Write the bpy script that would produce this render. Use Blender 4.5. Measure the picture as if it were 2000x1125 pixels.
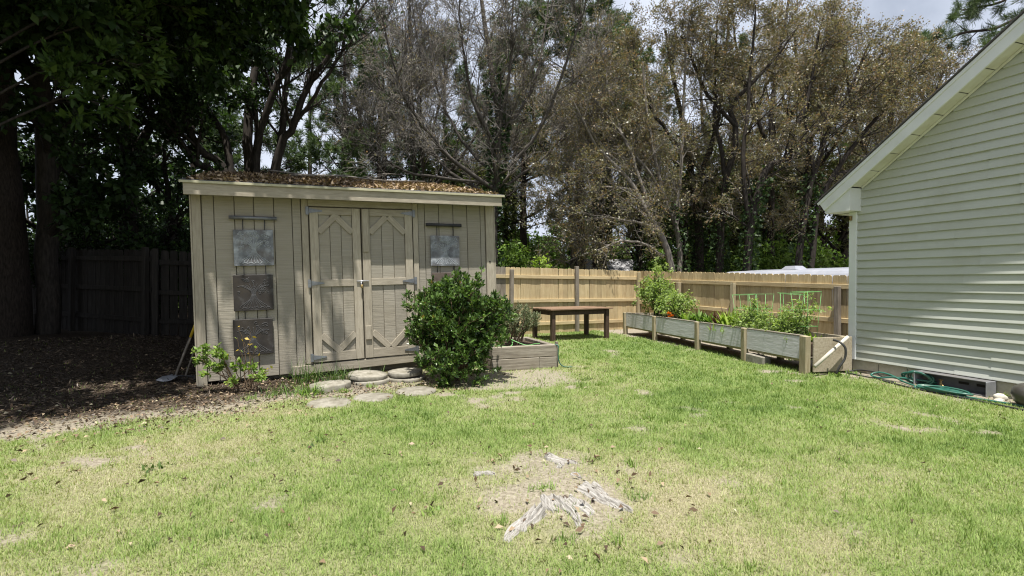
import bpy, math, random
import numpy as np
from mathutils import Matrix, Vector, Euler

sc = bpy.context.scene
for o in list(bpy.data.objects):
    bpy.data.objects.remove(o)
COL = sc.collection
R = math.radians

# ------------------------------------------------------------------ camera
CAM = np.array([0.0, 0.0, 1.35])
PITCH = math.atan(12.5 / 1000.0)
cam = bpy.data.cameras.new('camera')
cam.sensor_width = 36.0
cam.lens = 18.0
cam.clip_start = 0.05
cam.clip_end = 2000.0
camo = bpy.data.objects.new('camera', cam)
COL.objects.link(camo)
camo.location = CAM
camo.rotation_euler = (R(90) - PITCH, 0, 0)
sc.camera = camo

# ------------------------------------------------------------------ sky, sun, exposure
SUN_EL, SUN_AZ = R(74.0), R(2.0)          # sun behind the camera, a little to the right
sd = np.array([math.sin(SUN_AZ) * math.cos(SUN_EL), -math.cos(SUN_AZ) * math.cos(SUN_EL), math.sin(SUN_EL)])
w = bpy.data.worlds.new('World')
sc.world = w
w.use_nodes = True
wn, wl = w.node_tree.nodes, w.node_tree.links
bg = wn['Background']
sky = wn.new('ShaderNodeTexSky')
sky.sky_type = 'NISHITA'
sky.sun_disc = False
sky.sun_elevation = SUN_EL
sky.sun_rotation = math.pi - SUN_AZ
sky.dust_density = 2.5
sky.air_density = 1.0
# thin bright cloud over most of the sky
tc = wn.new('ShaderNodeTexCoord')
nz = wn.new('ShaderNodeTexNoise')
nz.inputs['Scale'].default_value = 2.6
nz.inputs['Detail'].default_value = 7
nz.inputs['Roughness'].default_value = 0.55
rp = wn.new('ShaderNodeValToRGB')
rp.color_ramp.elements[0].color = (.55, .55, .55, 1)
rp.color_ramp.elements[0].position = 0.36
rp.color_ramp.elements[1].position = 0.56
mx = wn.new('ShaderNodeMix')
mx.data_type = 'RGBA'
mx.inputs['B'].default_value = (10.6, 11.5, 13.4, 1)
wl.new(tc.outputs['Generated'], nz.inputs['Vector'])
wl.new(nz.outputs['Fac'], rp.inputs['Fac'])
wl.new(rp.outputs['Color'], mx.inputs['Factor'])
wl.new(sky.outputs['Color'], mx.inputs['A'])
wl.new(mx.outputs['Result'], bg.inputs['Color'])
bg.inputs['Strength'].default_value = 0.040

sun = bpy.data.lights.new('sun', 'SUN')
sun.energy = 5.0
sun.angle = R(0.53)
sun.color = (1.0, 0.955, 0.88)
suno = bpy.data.objects.new('sun', sun)
COL.objects.link(suno)
suno.rotation_euler = Vector(sd).to_track_quat('Z', 'Y').to_euler()

sc.render.engine = 'CYCLES'
sc.view_settings.view_transform = 'Standard'
sc.view_settings.look = 'None'
sc.view_settings.gamma = 1.0
sc.view_settings.use_curve_mapping = False
sc.view_settings.exposure = 0.95
sc.cycles.use_denoising = True
sc.cycles.filter_width = 1.15
sc.cycles.max_bounces = 6
sc.cycles.diffuse_bounces = 3
sc.cycles.glossy_bounces = 2
sc.cycles.transmission_bounces = 3
sc.cycles.transparent_max_bounces = 4
sc.cycles.caustics_reflective = False
sc.cycles.caustics_refractive = False

# ------------------------------------------------------------------ helpers
FW = np.array([0, math.cos(PITCH), -math.sin(PITCH)])
UP = np.array([0, math.sin(PITCH), math.cos(PITCH)])


def at(px, py, d):
    """survey point: a spot of the photograph at a given distance along the view"""
    return CAM + d * (FW + np.array([1, 0, 0]) * (px - 1000) / 1000 - UP * (py - 562.5) / 1000)


def tag(o, label=None, cat=None, group=None, kind=None):
    if label:
        o['label'] = label
    if cat:
        o['category'] = cat
    if group:
        o['group'] = group
    if kind:
        o['kind'] = kind
    return o


def link(name, data, parent=None, loc=None, rot=None):
    o = bpy.data.objects.new(name, data)
    COL.objects.link(o)
    if parent is not None:
        o.parent = parent
    if loc is not None:
        o.location = loc
    if rot is not None:
        o.rotation_euler = rot
    return o


def thing(name, label, cat, loc=(0, 0, 0), rot=(0, 0, 0), group=None):
    o = link(name, None, None, loc, rot)
    o.empty_display_size = 0.1
    return tag(o, label, cat, group)


def fastmesh(name, V, F, mat, rnd=None, smooth=False):
    V = np.asarray(V, dtype=np.float32).reshape(-1, 3)
    F = np.asarray(F, dtype=np.int32)
    m, k = F.shape
    me = bpy.data.meshes.new(name)
    me.vertices.add(len(V))
    me.vertices.foreach_set('co', V.ravel())
    me.loops.add(m * k)
    me.loops.foreach_set('vertex_index', F.ravel())
    me.polygons.add(m)
    me.polygons.foreach_set('loop_start', np.arange(0, m * k, k, dtype=np.int32))
    if smooth:
        me.polygons.foreach_set('use_smooth', np.ones(m, dtype=bool))
    if rnd is not None:
        a = me.attributes.new('rnd', 'FLOAT', 'FACE')
        a.data.foreach_set('value', np.asarray(rnd, dtype=np.float32))
    me.materials.append(mat)
    me.update(calc_edges=True)
    return me


def pymesh(name, V, F, mat, smooth=False):
    me = bpy.data.meshes.new(name)
    me.from_pydata([tuple(map(float, v)) for v in V], [], F)
    me.materials.append(mat)
    if smooth:
        for p in me.polygons:
            p.use_smooth = True
    me.update()
    return me


def cbox_data(sx, sy, sz, c):
    """box with chamfered edges, centred"""
    h = (sx / 2, sy / 2, sz / 2)
    V, F, idx = [], [], {}
    for i in (-1, 1):
        for j in (-1, 1):
            for k in (-1, 1):
                for ax in range(3):
                    s = (i, j, k)
                    V.append(tuple(s[a] * (h[a] if a == ax else h[a] - c) for a in range(3)))
                    idx[(i, j, k, ax)] = len(V) - 1
    for ax in range(3):
        b, d = [(1, 2), (2, 0), (0, 1)][ax]
        for s in (-1, 1):
            q = []
            for (u, v) in ((-1, -1), (1, -1), (1, 1), (-1, 1)):
                t = [0, 0, 0]
                t[ax] = s
                t[b] = u
                t[d] = v
                q.append(idx[(*t, ax)])
            F.append(q if s > 0 else q[::-1])
    for ax in range(3):
        b, d = [(1, 2), (2, 0), (0, 1)][ax]
        for u in (-1, 1):
            for v in (-1, 1):
                q = []
                for s, o_ in ((-1, b), (1, b), (1, d), (-1, d)):
                    t = [0, 0, 0]
                    t[ax] = s
                    t[b] = u
                    t[d] = v
                    q.append(idx[(*t, o_)])
                F.append(q if u * v > 0 else q[::-1])
    for i in (-1, 1):
        for j in (-1, 1):
            for k in (-1, 1):
                q = [idx[(i, j, k, 0)], idx[(i, j, k, 1)], idx[(i, j, k, 2)]]
                F.append(q if i * j * k > 0 else q[::-1])
    return V, F


_cache = {}


def piece(name, dims, loc, mat, parent=None, rot=(0, 0, 0), c=0.003):
    key = (round(dims[0], 4), round(dims[1], 4), round(dims[2], 4), mat.name, c)
    if key not in _cache:
        V, F = cbox_data(*dims, min(c, min(dims) * 0.3))
        _cache[key] = pymesh(name, V, F, mat)
    return link(name, _cache[key], parent, loc, rot)


def tubes(pts, rad, sides):
    """pts (N,P,3), rad (N,P) -> verts, quads"""
    N, P, _ = pts.shape
    tan = np.empty_like(pts)
    tan[:, 1:-1] = pts[:, 2:] - pts[:, :-2]
    tan[:, 0] = pts[:, 1] - pts[:, 0]
    tan[:, -1] = pts[:, -1] - pts[:, -2]
    tan /= np.linalg.norm(tan, axis=2, keepdims=True) + 1e-9
    mean = tan.mean(axis=1)
    ref = np.where(np.abs(mean[:, 2:3]) > 0.85, np.array([[1.0, 0.13, 0]]), np.array([[0.05, 0.07, 1.0]]))
    a = np.cross(tan, ref[:, None, :])
    a /= np.linalg.norm(a, axis=2, keepdims=True) + 1e-9
    b = np.cross(tan, a)
    th = np.arange(sides) * 2 * np.pi / sides
    V = (pts[:, :, None, :] + rad[:, :, None, None] * (a[:, :, None, :] * np.cos(th)[None, None, :, None]
                                                       + b[:, :, None, :] * np.sin(th)[None, None, :, None]))
    ids = np.arange(N * P * sides).reshape(N, P, sides)
    nx = np.roll(ids, -1, axis=2)
    F = np.stack([ids[:, :-1], nx[:, :-1], nx[:, 1:], ids[:, 1:]], axis=-1).reshape(-1, 4)
    return V.reshape(-1, 3), F


def join(parts):
    Vs, Fs, o = [], [], 0
    for V, F in parts:
        Vs.append(V)
        Fs.append(F + o)
        o += len(V)
    return np.concatenate(Vs), np.concatenate(Fs)


def tube_mesh(name, polys, mat, sides=8, cap=True):
    """polys: list of (points, radius or radii); each its own tube, ends closed by a shrunken ring"""
    parts = []
    for p, r in polys:
        p = np.asarray(p, float)
        r = np.full(len(p), r) if np.isscalar(r) else np.asarray(r, float)
        if cap:
            p = np.concatenate([p[:1], p, p[-1:]])
            p[0] += (p[1] - p[2]) * 1e-3
            p[-1] += (p[-2] - p[-3]) * 1e-3
            r = np.concatenate([[1e-4], r, [1e-4]])
        parts.append(tubes(p[None], r[None], sides))
    V, F = join(parts)
    return fastmesh(name, V, F, mat, smooth=True)


def smooth_poly(ctrl, n):
    """Catmull-Rom through control points, n samples"""
    c = np.asarray(ctrl, float)
    if len(c) == 2:
        t = np.linspace(0, 1, n)[:, None]
        return c[0] * (1 - t) + c[1] * t
    e = np.concatenate([2 * c[:1] - c[1:2], c, 2 * c[-1:] - c[-2:-1]])
    ts = np.linspace(0, len(c) - 1 - 1e-6, n)
    i = ts.astype(int)
    u = (ts - i)[:, None]
    p0, p1, p2, p3 = e[i], e[i + 1], e[i + 2], e[i + 3]
    return 0.5 * (2 * p1 + (p2 - p0) * u + (2 * p0 - 5 * p1 + 4 * p2 - p3) * u ** 2 + (3 * p1 - p0 - 3 * p2 + p3) * u ** 3)


def _h(ix, iy, seed):
    n = (ix.astype(np.int64) * 374761393 + iy.astype(np.int64) * 668265263 + seed * 2147483647) & 0x7fffffff
    n = ((n ^ (n >> 13)) * 1274126177) & 0x7fffffff
    n = n ^ (n >> 16)
    return (n & 0xffff) / 65535.0


def vnoise(x, y, seed=0):
    ix, iy = np.floor(x), np.floor(y)
    fx, fy = x - ix, y - iy
    fx, fy = fx * fx * (3 - 2 * fx), fy * fy * (3 - 2 * fy)
    a = _h(ix, iy, seed) * (1 - fx) + _h(ix + 1, iy, seed) * fx
    b = _h(ix, iy + 1, seed) * (1 - fx) + _h(ix + 1, iy + 1, seed) * fx
    return a * (1 - fy) + b * fy


def fbm(x, y, s=1.0, oc=4, seed=0):
    v, a, t = 0, 1.0, 0
    for k in range(oc):
        v = v + a * vnoise(x * s + 17.3 * k, y * s - 9.1 * k, seed + k)
        t += a
        a *= 0.55
        s *= 2.03
    return v / t


def sstep(a, b, x):
    t = np.clip((x - a) / (b - a), 0, 1)
    return t * t * (3 - 2 * t)


# ------------------------------------------------------------------ materials
def newmat(name):
    m = bpy.data.materials.new(name)
    m.use_nodes = True
    return m, m.node_tree.nodes, m.node_tree.links, m.node_tree.nodes['Principled BSDF']


def ramp(n, stops):
    r = n.new('ShaderNodeValToRGB')
    el = r.color_ramp.elements
    while len(el) < len(stops):
        el.new(0.5)
    for e, (p, c) in zip(el, stops):
        e.position = p
        e.color = (*c, 1)
    return r


def surf(name, stops, scale=(1, 1, 1), ns=6.0, detail=6, rough=0.8, bump=0.0, var=0.12, spec=0.25,
         stain=None, stain_scale=1.5, metal=0.0, world=False, nrough=0.6):
    """noise driven surface; each object shifts the pattern and its tone a little; stain = (colour, amount)"""
    m, n, l, bs = newmat(name)
    tcn = n.new('ShaderNodeTexCoord')
    oi = n.new('ShaderNodeObjectInfo')
    mp = n.new('ShaderNodeMapping')
    mp.inputs['Scale'].default_value = scale
    if world:
        ge = n.new('ShaderNodeNewGeometry')
        l.new(ge.outputs['Position'], mp.inputs['Vector'])
    else:
        l.new(tcn.outputs['Object'], mp.inputs['Vector'])
        mul = n.new('ShaderNodeMath')
        mul.operation = 'MULTIPLY'
        mul.inputs[1].default_value = 57.0
        l.new(oi.outputs['Random'], mul.inputs[0])
        cb = n.new('ShaderNodeCombineXYZ')
        for k in range(3):
            l.new(mul.outputs[0], cb.inputs[k])
        l.new(cb.outputs[0], mp.inputs['Location'])
    nz_ = n.new('ShaderNodeTexNoise')
    nz_.inputs['Scale'].default_value = ns
    nz_.inputs['Detail'].default_value = detail
    nz_.inputs['Roughness'].default_value = nrough
    l.new(mp.outputs[0], nz_.inputs['Vector'])
    rp_ = ramp(n, stops)
    l.new(nz_.outputs['Fac'], rp_.inputs['Fac'])
    col = rp_.outputs['Color']
    if stain:
        n2 = n.new('ShaderNodeTexNoise')
        n2.inputs['Scale'].default_value = stain_scale
        n2.inputs['Detail'].default_value = 5
        n2.inputs['Roughness'].default_value = 0.65
        if world:
            l.new(ge.outputs['Position'], n2.inputs['Vector'])
        else:
            ad = n.new('ShaderNodeVectorMath')
            l.new(tcn.outputs['Object'], ad.inputs[0])
            l.new(cb.outputs[0], ad.inputs[1])
            l.new(ad.outputs[0], n2.inputs['Vector'])
        r2 = ramp(n, [(0.48, (0, 0, 0)), (0.7, (stain[1],) * 3)])
        l.new(n2.outputs['Fac'], r2.inputs['Fac'])
        mxn = n.new('ShaderNodeMix')
        mxn.data_type = 'RGBA'
        mxn.inputs['B'].default_value = (*stain[0], 1)
        l.new(r2.outputs['Color'], mxn.inputs['Factor'])
        l.new(col, mxn.inputs['A'])
        col = mxn.outputs['Result']
    if var:
        mr = n.new('ShaderNodeMapRange')
        mr.inputs['To Min'].default_value = 1 - var
        mr.inputs['To Max'].default_value = 1 + var
        l.new(oi.outputs['Random'], mr.inputs['Value'])
        hs = n.new('ShaderNodeHueSaturation')
        l.new(mr.outputs[0], hs.inputs['Value'])
        l.new(col, hs.inputs['Color'])
        col = hs.outputs['Color']
    l.new(col, bs.inputs['Base Color'])
    bs.inputs['Roughness'].default_value = rough
    bs.inputs['Specular IOR Level'].default_value = spec
    bs.inputs['Metallic'].default_value = metal
    if bump:
        bp = n.new('ShaderNodeBump')
        bp.inputs['Strength'].default_value = bump
        bp.inputs['Distance'].default_value = 0.01
        l.new(nz_.outputs['Fac'], bp.inputs['Height'])
        l.new(bp.outputs[0], bs.inputs['Normal'])
    return m


def leafmat(name, stops, trans=0.3, rough=0.5, spec=0.3, tint=(1.25, 1.35, 0.6)):
    m, n, l, bs = newmat(name)
    a = n.new('ShaderNodeAttribute')
    a.attribute_name = 'rnd'
    rp_ = ramp(n, stops)
    l.new(a.outputs['Fac'], rp_.inputs['Fac'])
    l.new(rp_.outputs['Color'], bs.inputs['Base Color'])
    bs.inputs['Roughness'].default_value = rough
    bs.inputs['Specular IOR Level'].default_value = spec
    if trans:
        tr = n.new('ShaderNodeBsdfTranslucent')
        mxc = n.new('ShaderNodeMix')
        mxc.data_type = 'RGBA'
        mxc.blend_type = 'MULTIPLY'
        mxc.inputs['Factor'].default_value = 1
        mxc.inputs['B'].default_value = (*tint, 1)
        l.new(rp_.outputs['Color'], mxc.inputs['A'])
        l.new(mxc.outputs['Result'], tr.inputs['Color'])
        ms = n.new('ShaderNodeMixShader')
        ms.inputs[0].default_value = trans
        l.new(bs.outputs[0], ms.inputs[1])
        l.new(tr.outputs[0], ms.inputs[2])
        l.new(ms.outputs[0], n['Material Output'].inputs['Surface'])
    return m


def bark(name, c1, c2, sc_=(6, 6, 1.2), bump=0.6, ns=5):
    return surf(name, [(0.3, c1), (0.7, c2)], scale=sc_, ns=ns, rough=0.9, bump=bump, var=0.1, spec=0.1)


M = {}
M['siding'] = surf('shed_siding_paint', [(0.3, (.24, .217, .175)), (0.48, (.29, .266, .218)), (0.7, (.325, .30, .248))], scale=(.5, 20, 55), ns=2.6,
                   rough=0.85, bump=0.6, var=0.04, stain=((.25, .22, .165), .5), stain_scale=1.1)
M['trim'] = surf('shed_trim_paint', [(0.25, (.25, .22, .17)), (0.55, (.34, .305, .24)), (0.8, (.40, .365, .295))], scale=(9, 9, 1.2), ns=5,
                 rough=0.8, bump=0.25, var=0.07, stain=((.24, .21, .155), .5), stain_scale=2.0)
M['trimh'] = surf('shed_trim_paint_level', [(0.25, (.25, .22, .17)), (0.55, (.33, .295, .235)), (0.8, (.39, .355, .285))], scale=(1.2, 9, 9), ns=5,
                  rough=0.8, bump=0.25, var=0.07, stain=((.21, .185, .14), .55), stain_scale=2.0)
M['groove'] = surf('shed_groove', [(0.3, (.13, .112, .083)), (0.7, (.19, .165, .125))], var=0)
M['dark'] = surf('dark_void', [(0.3, (.02, .018, .015)), (0.7, (.035, .03, .025))], var=0)
M['shingle'] = surf('asphalt_shingle', [(0.3, (.03, .03, .032)), (0.7, (.075, .073, .07))], ns=40, bump=0.3, rough=0.95, var=0.1)
M['galv'] = surf('galvanised_steel', [(0.3, (.15, .16, .175)), (0.7, (.25, .265, .285))], ns=12, rough=0.5, metal=0.6, spec=0.5, stain=((.15, .13, .12), .5), stain_scale=9)
M['drip'] = surf('drip_edge_metal', [(0.3, (.30, .29, .20)), (0.7, (.42, .40, .28))], ns=9, rough=0.6, metal=0.1)
M['blackmetal'] = surf('black_metal', [(0.3, (.02, .02, .022)), (0.7, (.05, .05, .055))], ns=12, rough=0.5)
M['slate'] = surf('dark_slate', [(0.3, (.022, .019, .017)), (0.58, (.036, .032, .030)), (0.78, (.10, .10, .10))], ns=7, detail=9, rough=0.6, bump=0.2, var=0.1,
                  stain=((.05, .04, .028), .5), stain_scale=4)
M['slatewhite'] = surf('chalky_slate', [(0.30, (.07, .074, .08)), (0.5, (.17, .182, .20)), (0.68, (.38, .41, .44))], ns=6, detail=10, rough=0.6, bump=0.3, var=0.05,
                       stain=((.09, .07, .06), .7), stain_scale=5)
M['slatebrown'] = surf('brown_slate', [(0.3, (.07, .055, .045)), (0.7, (.14, .11, .09))], ns=9, rough=0.7, bump=0.2)
M['chalk'] = surf('pale_carving', [(0.3, (.26, .28, .30)), (0.7, (.44, .47, .50))], ns=20, var=0)
M['chalkdim'] = surf('faint_carving', [(0.3, (.05, .05, .052)), (0.7, (.11, .11, .115))], ns=20, var=0)
M['cedar'] = surf('new_fence_wood', [(0.2, (.28, .205, .105)), (0.5, (.44, .35, .20)), (0.8, (.54, .45, .285))], scale=(10, 10, .7), ns=4, rough=0.75, bump=0.2,
                  var=0.16, stain=((.33, .235, .13), .55), stain_scale=2.2)
M['cedarrail'] = surf('new_fence_rail', [(0.2, (.30, .225, .12)), (0.5, (.45, .36, .21)), (0.8, (.54, .45, .285))], scale=(.7, 10, 10), ns=4, rough=0.75, bump=0.2,
                      var=0.1, stain=((.34, .25, .145), .5), stain_scale=2.2)
M['greywood'] = surf('weathered_wood', [(0.25, (.10, .085, .068)), (0.5, (.20, .175, .145)), (0.8, (.31, .28, .235))], scale=(10, 10, .8), ns=4, rough=0.85, bump=0.35,
                     var=0.14, stain=((.12, .10, .07), .5), stain_scale=3)
M['greywoodx'] = surf('weathered_timber', [(0.25, (.14, .12, .095)), (0.5, (.24, .215, .175)), (0.8, (.36, .33, .275))], scale=(.8, 10, 10), ns=4, rough=0.85, bump=0.4,
                      var=0.1, stain=((.17, .14, .10), .5), stain_scale=3)
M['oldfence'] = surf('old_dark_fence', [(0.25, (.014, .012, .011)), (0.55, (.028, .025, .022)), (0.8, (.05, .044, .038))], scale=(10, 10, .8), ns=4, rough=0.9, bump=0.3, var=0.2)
M['bedpost'] = surf('raised_bed_post', [(0.25, (.20, .16, .09)), (0.5, (.33, .28, .18)), (0.8, (.43, .38, .27))], scale=(10, 10, .9), ns=4, rough=0.8, bump=0.3, var=0.1,
                    stain=((.22, .20, .13), .5), stain_scale=4)
M['bedboard'] = surf('grey_painted_board', [(0.3, (.50, .495, .51)), (0.55, (.57, .565, .585)), (0.75, (.62, .615, .635))], scale=(1, 1, 5), ns=6, rough=0.7, bump=0.35, var=0.04,
                     stain=((.44, .43, .41), .5), stain_scale=2.5)
M['bedend'] = surf('plywood_end', [(0.25, (.21, .175, .12)), (0.5, (.32, .28, .205)), (0.8, (.41, .37, .29))], scale=(1.2, 8, 8), ns=4, rough=0.8, bump=0.25,
                   stain=((.17, .13, .08), .6), stain_scale=2)
M['tabledark'] = surf('dark_stained_legs', [(0.25, (.035, .022, .016)), (0.7, (.085, .055, .042))], scale=(8, 8, 1), ns=5, rough=0.6, bump=0.2)
M['tabletop'] = surf('weathered_table_plank', [(0.25, (.11, .065, .04)), (0.55, (.20, .13, .085)), (0.8, (.30, .215, .15))], scale=(1, 9, 9), ns=4, rough=0.65, bump=0.25, var=0.15)
M['concrete'] = surf('stepping_stone_concrete', [(0.3, (.17, .158, .128)), (0.55, (.245, .23, .192)), (0.8, (.33, .312, .268))], ns=14, detail=8, rough=0.95, bump=0.35, var=0.1,
                     stain=((.11, .10, .07), .8), stain_scale=5)
M['soil'] = surf('planter_soil', [(0.3, (.03, .02, .014)), (0.7, (.09, .065, .045))], ns=30, bump=0.8, rough=1)
M['vinyl'] = surf('vinyl_siding', [(0.3, (.46, .478, .435)), (0.7, (.495, .512, .465))], scale=(.6, 6, 22), ns=4, rough=0.55, bump=0.05, var=0.02, spec=0.35,
                  stain=((.38, .385, .32), .55), stain_scale=1.3)
M['white'] = surf('white_trim_vinyl', [(0.3, (.66, .68, .69)), (0.7, (.74, .76, .77))], ns=3, rough=0.45, var=0.02, spec=0.4, stain=((.6, .6, .56), .4), stain_scale=1.6)
M['soffit'] = surf('soffit_panel', [(0.3, (.60, .60, .54)), (0.7, (.68, .68, .62))], ns=4, rough=0.5, var=0.04, stain=((.45, .43, .33), .5), stain_scale=3)
M['block'] = surf('painted_foundation_block', [(0.3, (.36, .34, .27)), (0.7, (.46, .44, .36))], ns=14, rough=0.9, bump=0.25, var=0.05, stain=((.27, .24, .18), .7), stain_scale=3)
M['plastic'] = surf('grey_plastic', [(0.3, (.10, .10, .105)), (0.7, (.16, .16, .165))], ns=8, rough=0.5, stain=((.25, .22, .17), .5), stain_scale=6)
M['brass'] = surf('brass', [(0.3, (.25, .17, .07)), (0.7, (.4, .3, .14))], ns=10, rough=0.4, metal=0.8)
M['hose'] = surf('green_hose', [(0.3, (.012, .075, .055)), (0.7, (.025, .115, .085))], ns=10, rough=0.35, spec=0.5, stain=((.10, .12, .09), .4), stain_scale=8)
M['blackhose'] = surf('black_hose', [(0.3, (.018, .018, .018)), (0.7, (.05, .05, .048))], ns=10, rough=0.45)
M['pot'] = surf('dark_glazed_pot', [(0.3, (.035, .032, .027)), (0.7, (.075, .07, .06))], ns=6, rough=0.3, spec=0.5)
M['pvc'] = surf('pale_pole', [(0.3, (.42, .39, .32)), (0.7, (.58, .55, .47))], ns=6, rough=0.5)
M['yellow'] = surf('yellow_handle', [(0.3, (.45, .30, .02)), (0.7, (.6, .42, .04))], ns=6, rough=0.4)
M['steel'] = surf('dull_steel', [(0.3, (.28, .29, .31)), (0.7, (.42, .43, .46))], ns=9, rough=0.4, metal=0.5)
M['cage'] = surf('green_wire', [(0.3, (.12, .32, .10)), (0.7, (.18, .42, .15))], ns=9, rough=0.4)
M['camper'] = surf('camper_shell', [(0.3, (.24, .26, .30)), (0.7, (.31, .32, .36))], ns=3, rough=0.35, spec=0.5, stain=((.25, .25, .27), .6), stain_scale=2.5)
M['camperend'] = surf('camper_end', [(0.3, (.32, .32, .32)), (0.7, (.42, .42, .42))], ns=3, rough=0.5)
M['farroof'] = surf('far_roof_shingle', [(0.3, (.22, .22, .23)), (0.7, (.32, .32, .33))], ns=9, rough=0.9)
M['farwall'] = surf('far_house_wall', [(0.3, (.35, .33, .30)), (0.7, (.45, .43, .39))], ns=5, rough=0.8)
M['glass'] = surf('window_glass', [(0.3, (.02, .025, .03)), (0.7, (.04, .045, .05))], ns=5, rough=0.08, spec=0.6)
M['rootwood'] = surf('bleached_stump_wood', [(0.30, (.075, .066, .056)), (0.42, (.21, .197, .177)), (0.6, (.33, .316, .295)), (0.8, (.42, .41, .388))], scale=(1.0, 26, 10), ns=5, rough=0.95, bump=0.8, var=0.05)
M['stone'] = surf('pale_stone', [(0.3, (.38, .36, .30)), (0.7, (.55, .52, .45))], ns=12, rough=0.9, bump=0.3)

M['bark_pine'] = bark('pine_bark', (.016, .013, .011), (.055, .044, .036), (9, 9, 2))
M['bark_dark'] = bark('dark_bark', (.018, .016, .014), (.052, .045, .039))
M['bark_myrtle'] = bark('smooth_grey_bark', (.035, .031, .027), (.105, .094, .084), (8, 8, 1.5), 0.3)
M['bark_pale'] = bark('pale_grey_bark', (.09, .08, .07), (.235, .215, .19), (8, 8, 2), 0.3)
M['twig'] = bark('twig_bark', (.03, .027, .023), (.27, .25, .225), (1, 1, 1), 0, 3.5)
M['twiggreen'] = bark('green_stem', (.06, .09, .03), (.12, .15, .06), (4, 4, 4), 0, 3)
M['twigbrown'] = bark('brown_stem', (.10, .07, .045), (.26, .19, .13), (4, 4, 4), 0, 3)

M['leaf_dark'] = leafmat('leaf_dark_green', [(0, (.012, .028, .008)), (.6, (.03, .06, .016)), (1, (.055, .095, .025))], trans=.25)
M['leaf_olive'] = leafmat('leaf_olive', [(0, (.035, .045, .016)), (.6, (.085, .098, .036)), (1, (.16, .155, .065))], trans=.35)
M['leaf_mid'] = leafmat('leaf_mid_green', [(0, (.03, .06, .015)), (.5, (.06, .11, .025)), (1, (.11, .17, .04))], trans=.35)
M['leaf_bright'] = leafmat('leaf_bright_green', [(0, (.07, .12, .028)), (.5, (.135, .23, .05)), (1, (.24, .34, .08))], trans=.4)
M['leaf_rust'] = leafmat('leaf_rust', [(0, (.075, .09, .036)), (.4, (.155, .158, .068)), (.68, (.21, .185, .105)), (.9, (.265, .175, .108)), (1, (.46, .40, .30))], trans=.35, spec=.5, rough=.4, tint=(1.2, 1.0, .6))
M['needle'] = leafmat('pine_needles', [(0, (.028, .05, .02)), (.6, (.07, .11, .042)), (1, (.13, .17, .075))], trans=.25)
M['leaf_holly'] = leafmat('leaf_glossy_holly', [(0, (.02, .04, .010)), (.4, (.05, .095, .022)), (.75, (.10, .175, .04)), (.96, (.19, .27, .07)), (1, (.34, .17, .05))], trans=.25, rough=.38, spec=.42)
M['leaf_tomato'] = leafmat('leaf_tomato', [(0, (.14, .20, .06)), (.5, (.25, .34, .11)), (.9, (.36, .45, .17)), (1, (.48, .50, .17))], trans=.5)
M['leaf_grey'] = leafmat('leaf_rosemary', [(0, (.08, .10, .05)), (.5, (.16, .19, .10)), (1, (.26, .29, .17))], trans=.15)
M['leaf_lime'] = leafmat('leaf_lime', [(0, (.14, .22, .03)), (.5, (.25, .36, .06)), (1, (.38, .48, .11))], trans=.4)
M['leaf_red'] = leafmat('leaf_red_lettuce', [(0, (.05, .03, .03)), (.5, (.11, .05, .05)), (1, (.16, .13, .06))], trans=.25)
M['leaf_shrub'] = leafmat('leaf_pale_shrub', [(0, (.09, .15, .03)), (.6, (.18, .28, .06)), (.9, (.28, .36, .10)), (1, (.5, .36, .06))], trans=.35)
M['petal'] = leafmat('orange_petals', [(0, (.55, .12, .01)), (1, (.7, .22, .02))], trans=.2)
M['deadleaf'] = leafmat('dead_leaves', [(0, (.045, .03, .02)), (.4, (.115, .076, .048)), (.7, (.20, .14, .088)), (.93, (.33, .255, .17)), (1, (.42, .39, .27))], trans=.1)
M['mulchbit'] = leafmat('mulch_bits', [(0, (.022, .017, .013)), (.5, (.07, .053, .038)), (.92, (.15, .113, .08)), (1, (.32, .25, .17))], trans=.05)  # mulch colours darkened for the shade over the corner
M['blade'] = leafmat('grass_blades', [(0, (.085, .145, .036)), (.3, (.19, .275, .072)), (.55, (.275, .335, .12)), (.8, (.355, .35, .19)), (1, (.45, .41, .285))], trans=.3, rough=.6, spec=.2)


# ------------------------------------------------------------------ ground
def ground_z(x, y):
    x, y = np.asarray(x, float), np.asarray(y, float)
    mound = .34 * sstep(4.6, 7.0, -x) * sstep(6.8, 9.0, y)
    drop = -np.clip((y - 18) * .06, 0, 1.5) * sstep(17, 22, y)
    near = sstep(40, 14, np.abs(y)) * sstep(60, 16, np.abs(x))
    stump = .045 * np.exp(-(((x - .32) / .30) ** 2 + ((y - 3.32) / .32) ** 2))
    return mound + drop + stump + near * (.03 * (fbm(x, y, .9, 3, 5) - .5))


def dirt_of(x, y):
    n1 = fbm(x, y, 2.6, 4, 11)
    n2 = fbm(x, y, .8, 4, 23)
    d = sstep(.60, .74, n1 * .65 + n2 * .35 + .03 * sstep(.5, -3.5, x))
    # trampled strip in front of the shed and along the mulch
    e = mulch_edge(x, y)
    d = np.maximum(d, sstep(-.35, .10, e + .7 * (n1 - .5)) * .95)
    # around the old stump
    r = np.hypot((x - .30) / .62, (y - 3.36) / .60)
    d = np.maximum(d, sstep(1.15, .45, r + 2.2 * (n1 - .5)) * .86)
    # foot of the house wall
    q = (x - 5.13) * -.946 + (y - 7.70) * -.324
    d = np.maximum(d, sstep(.75, .3, q + .9 * (n1 - .5)))
    # beside the timber planter
    d = np.maximum(d, .8 * sstep(.5, .2, np.hypot((x + .3) / 1.3, (y - 7.2) / .8) - .5 + (n1 - .5)))
    return np.clip(d, 0, 1)


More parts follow.
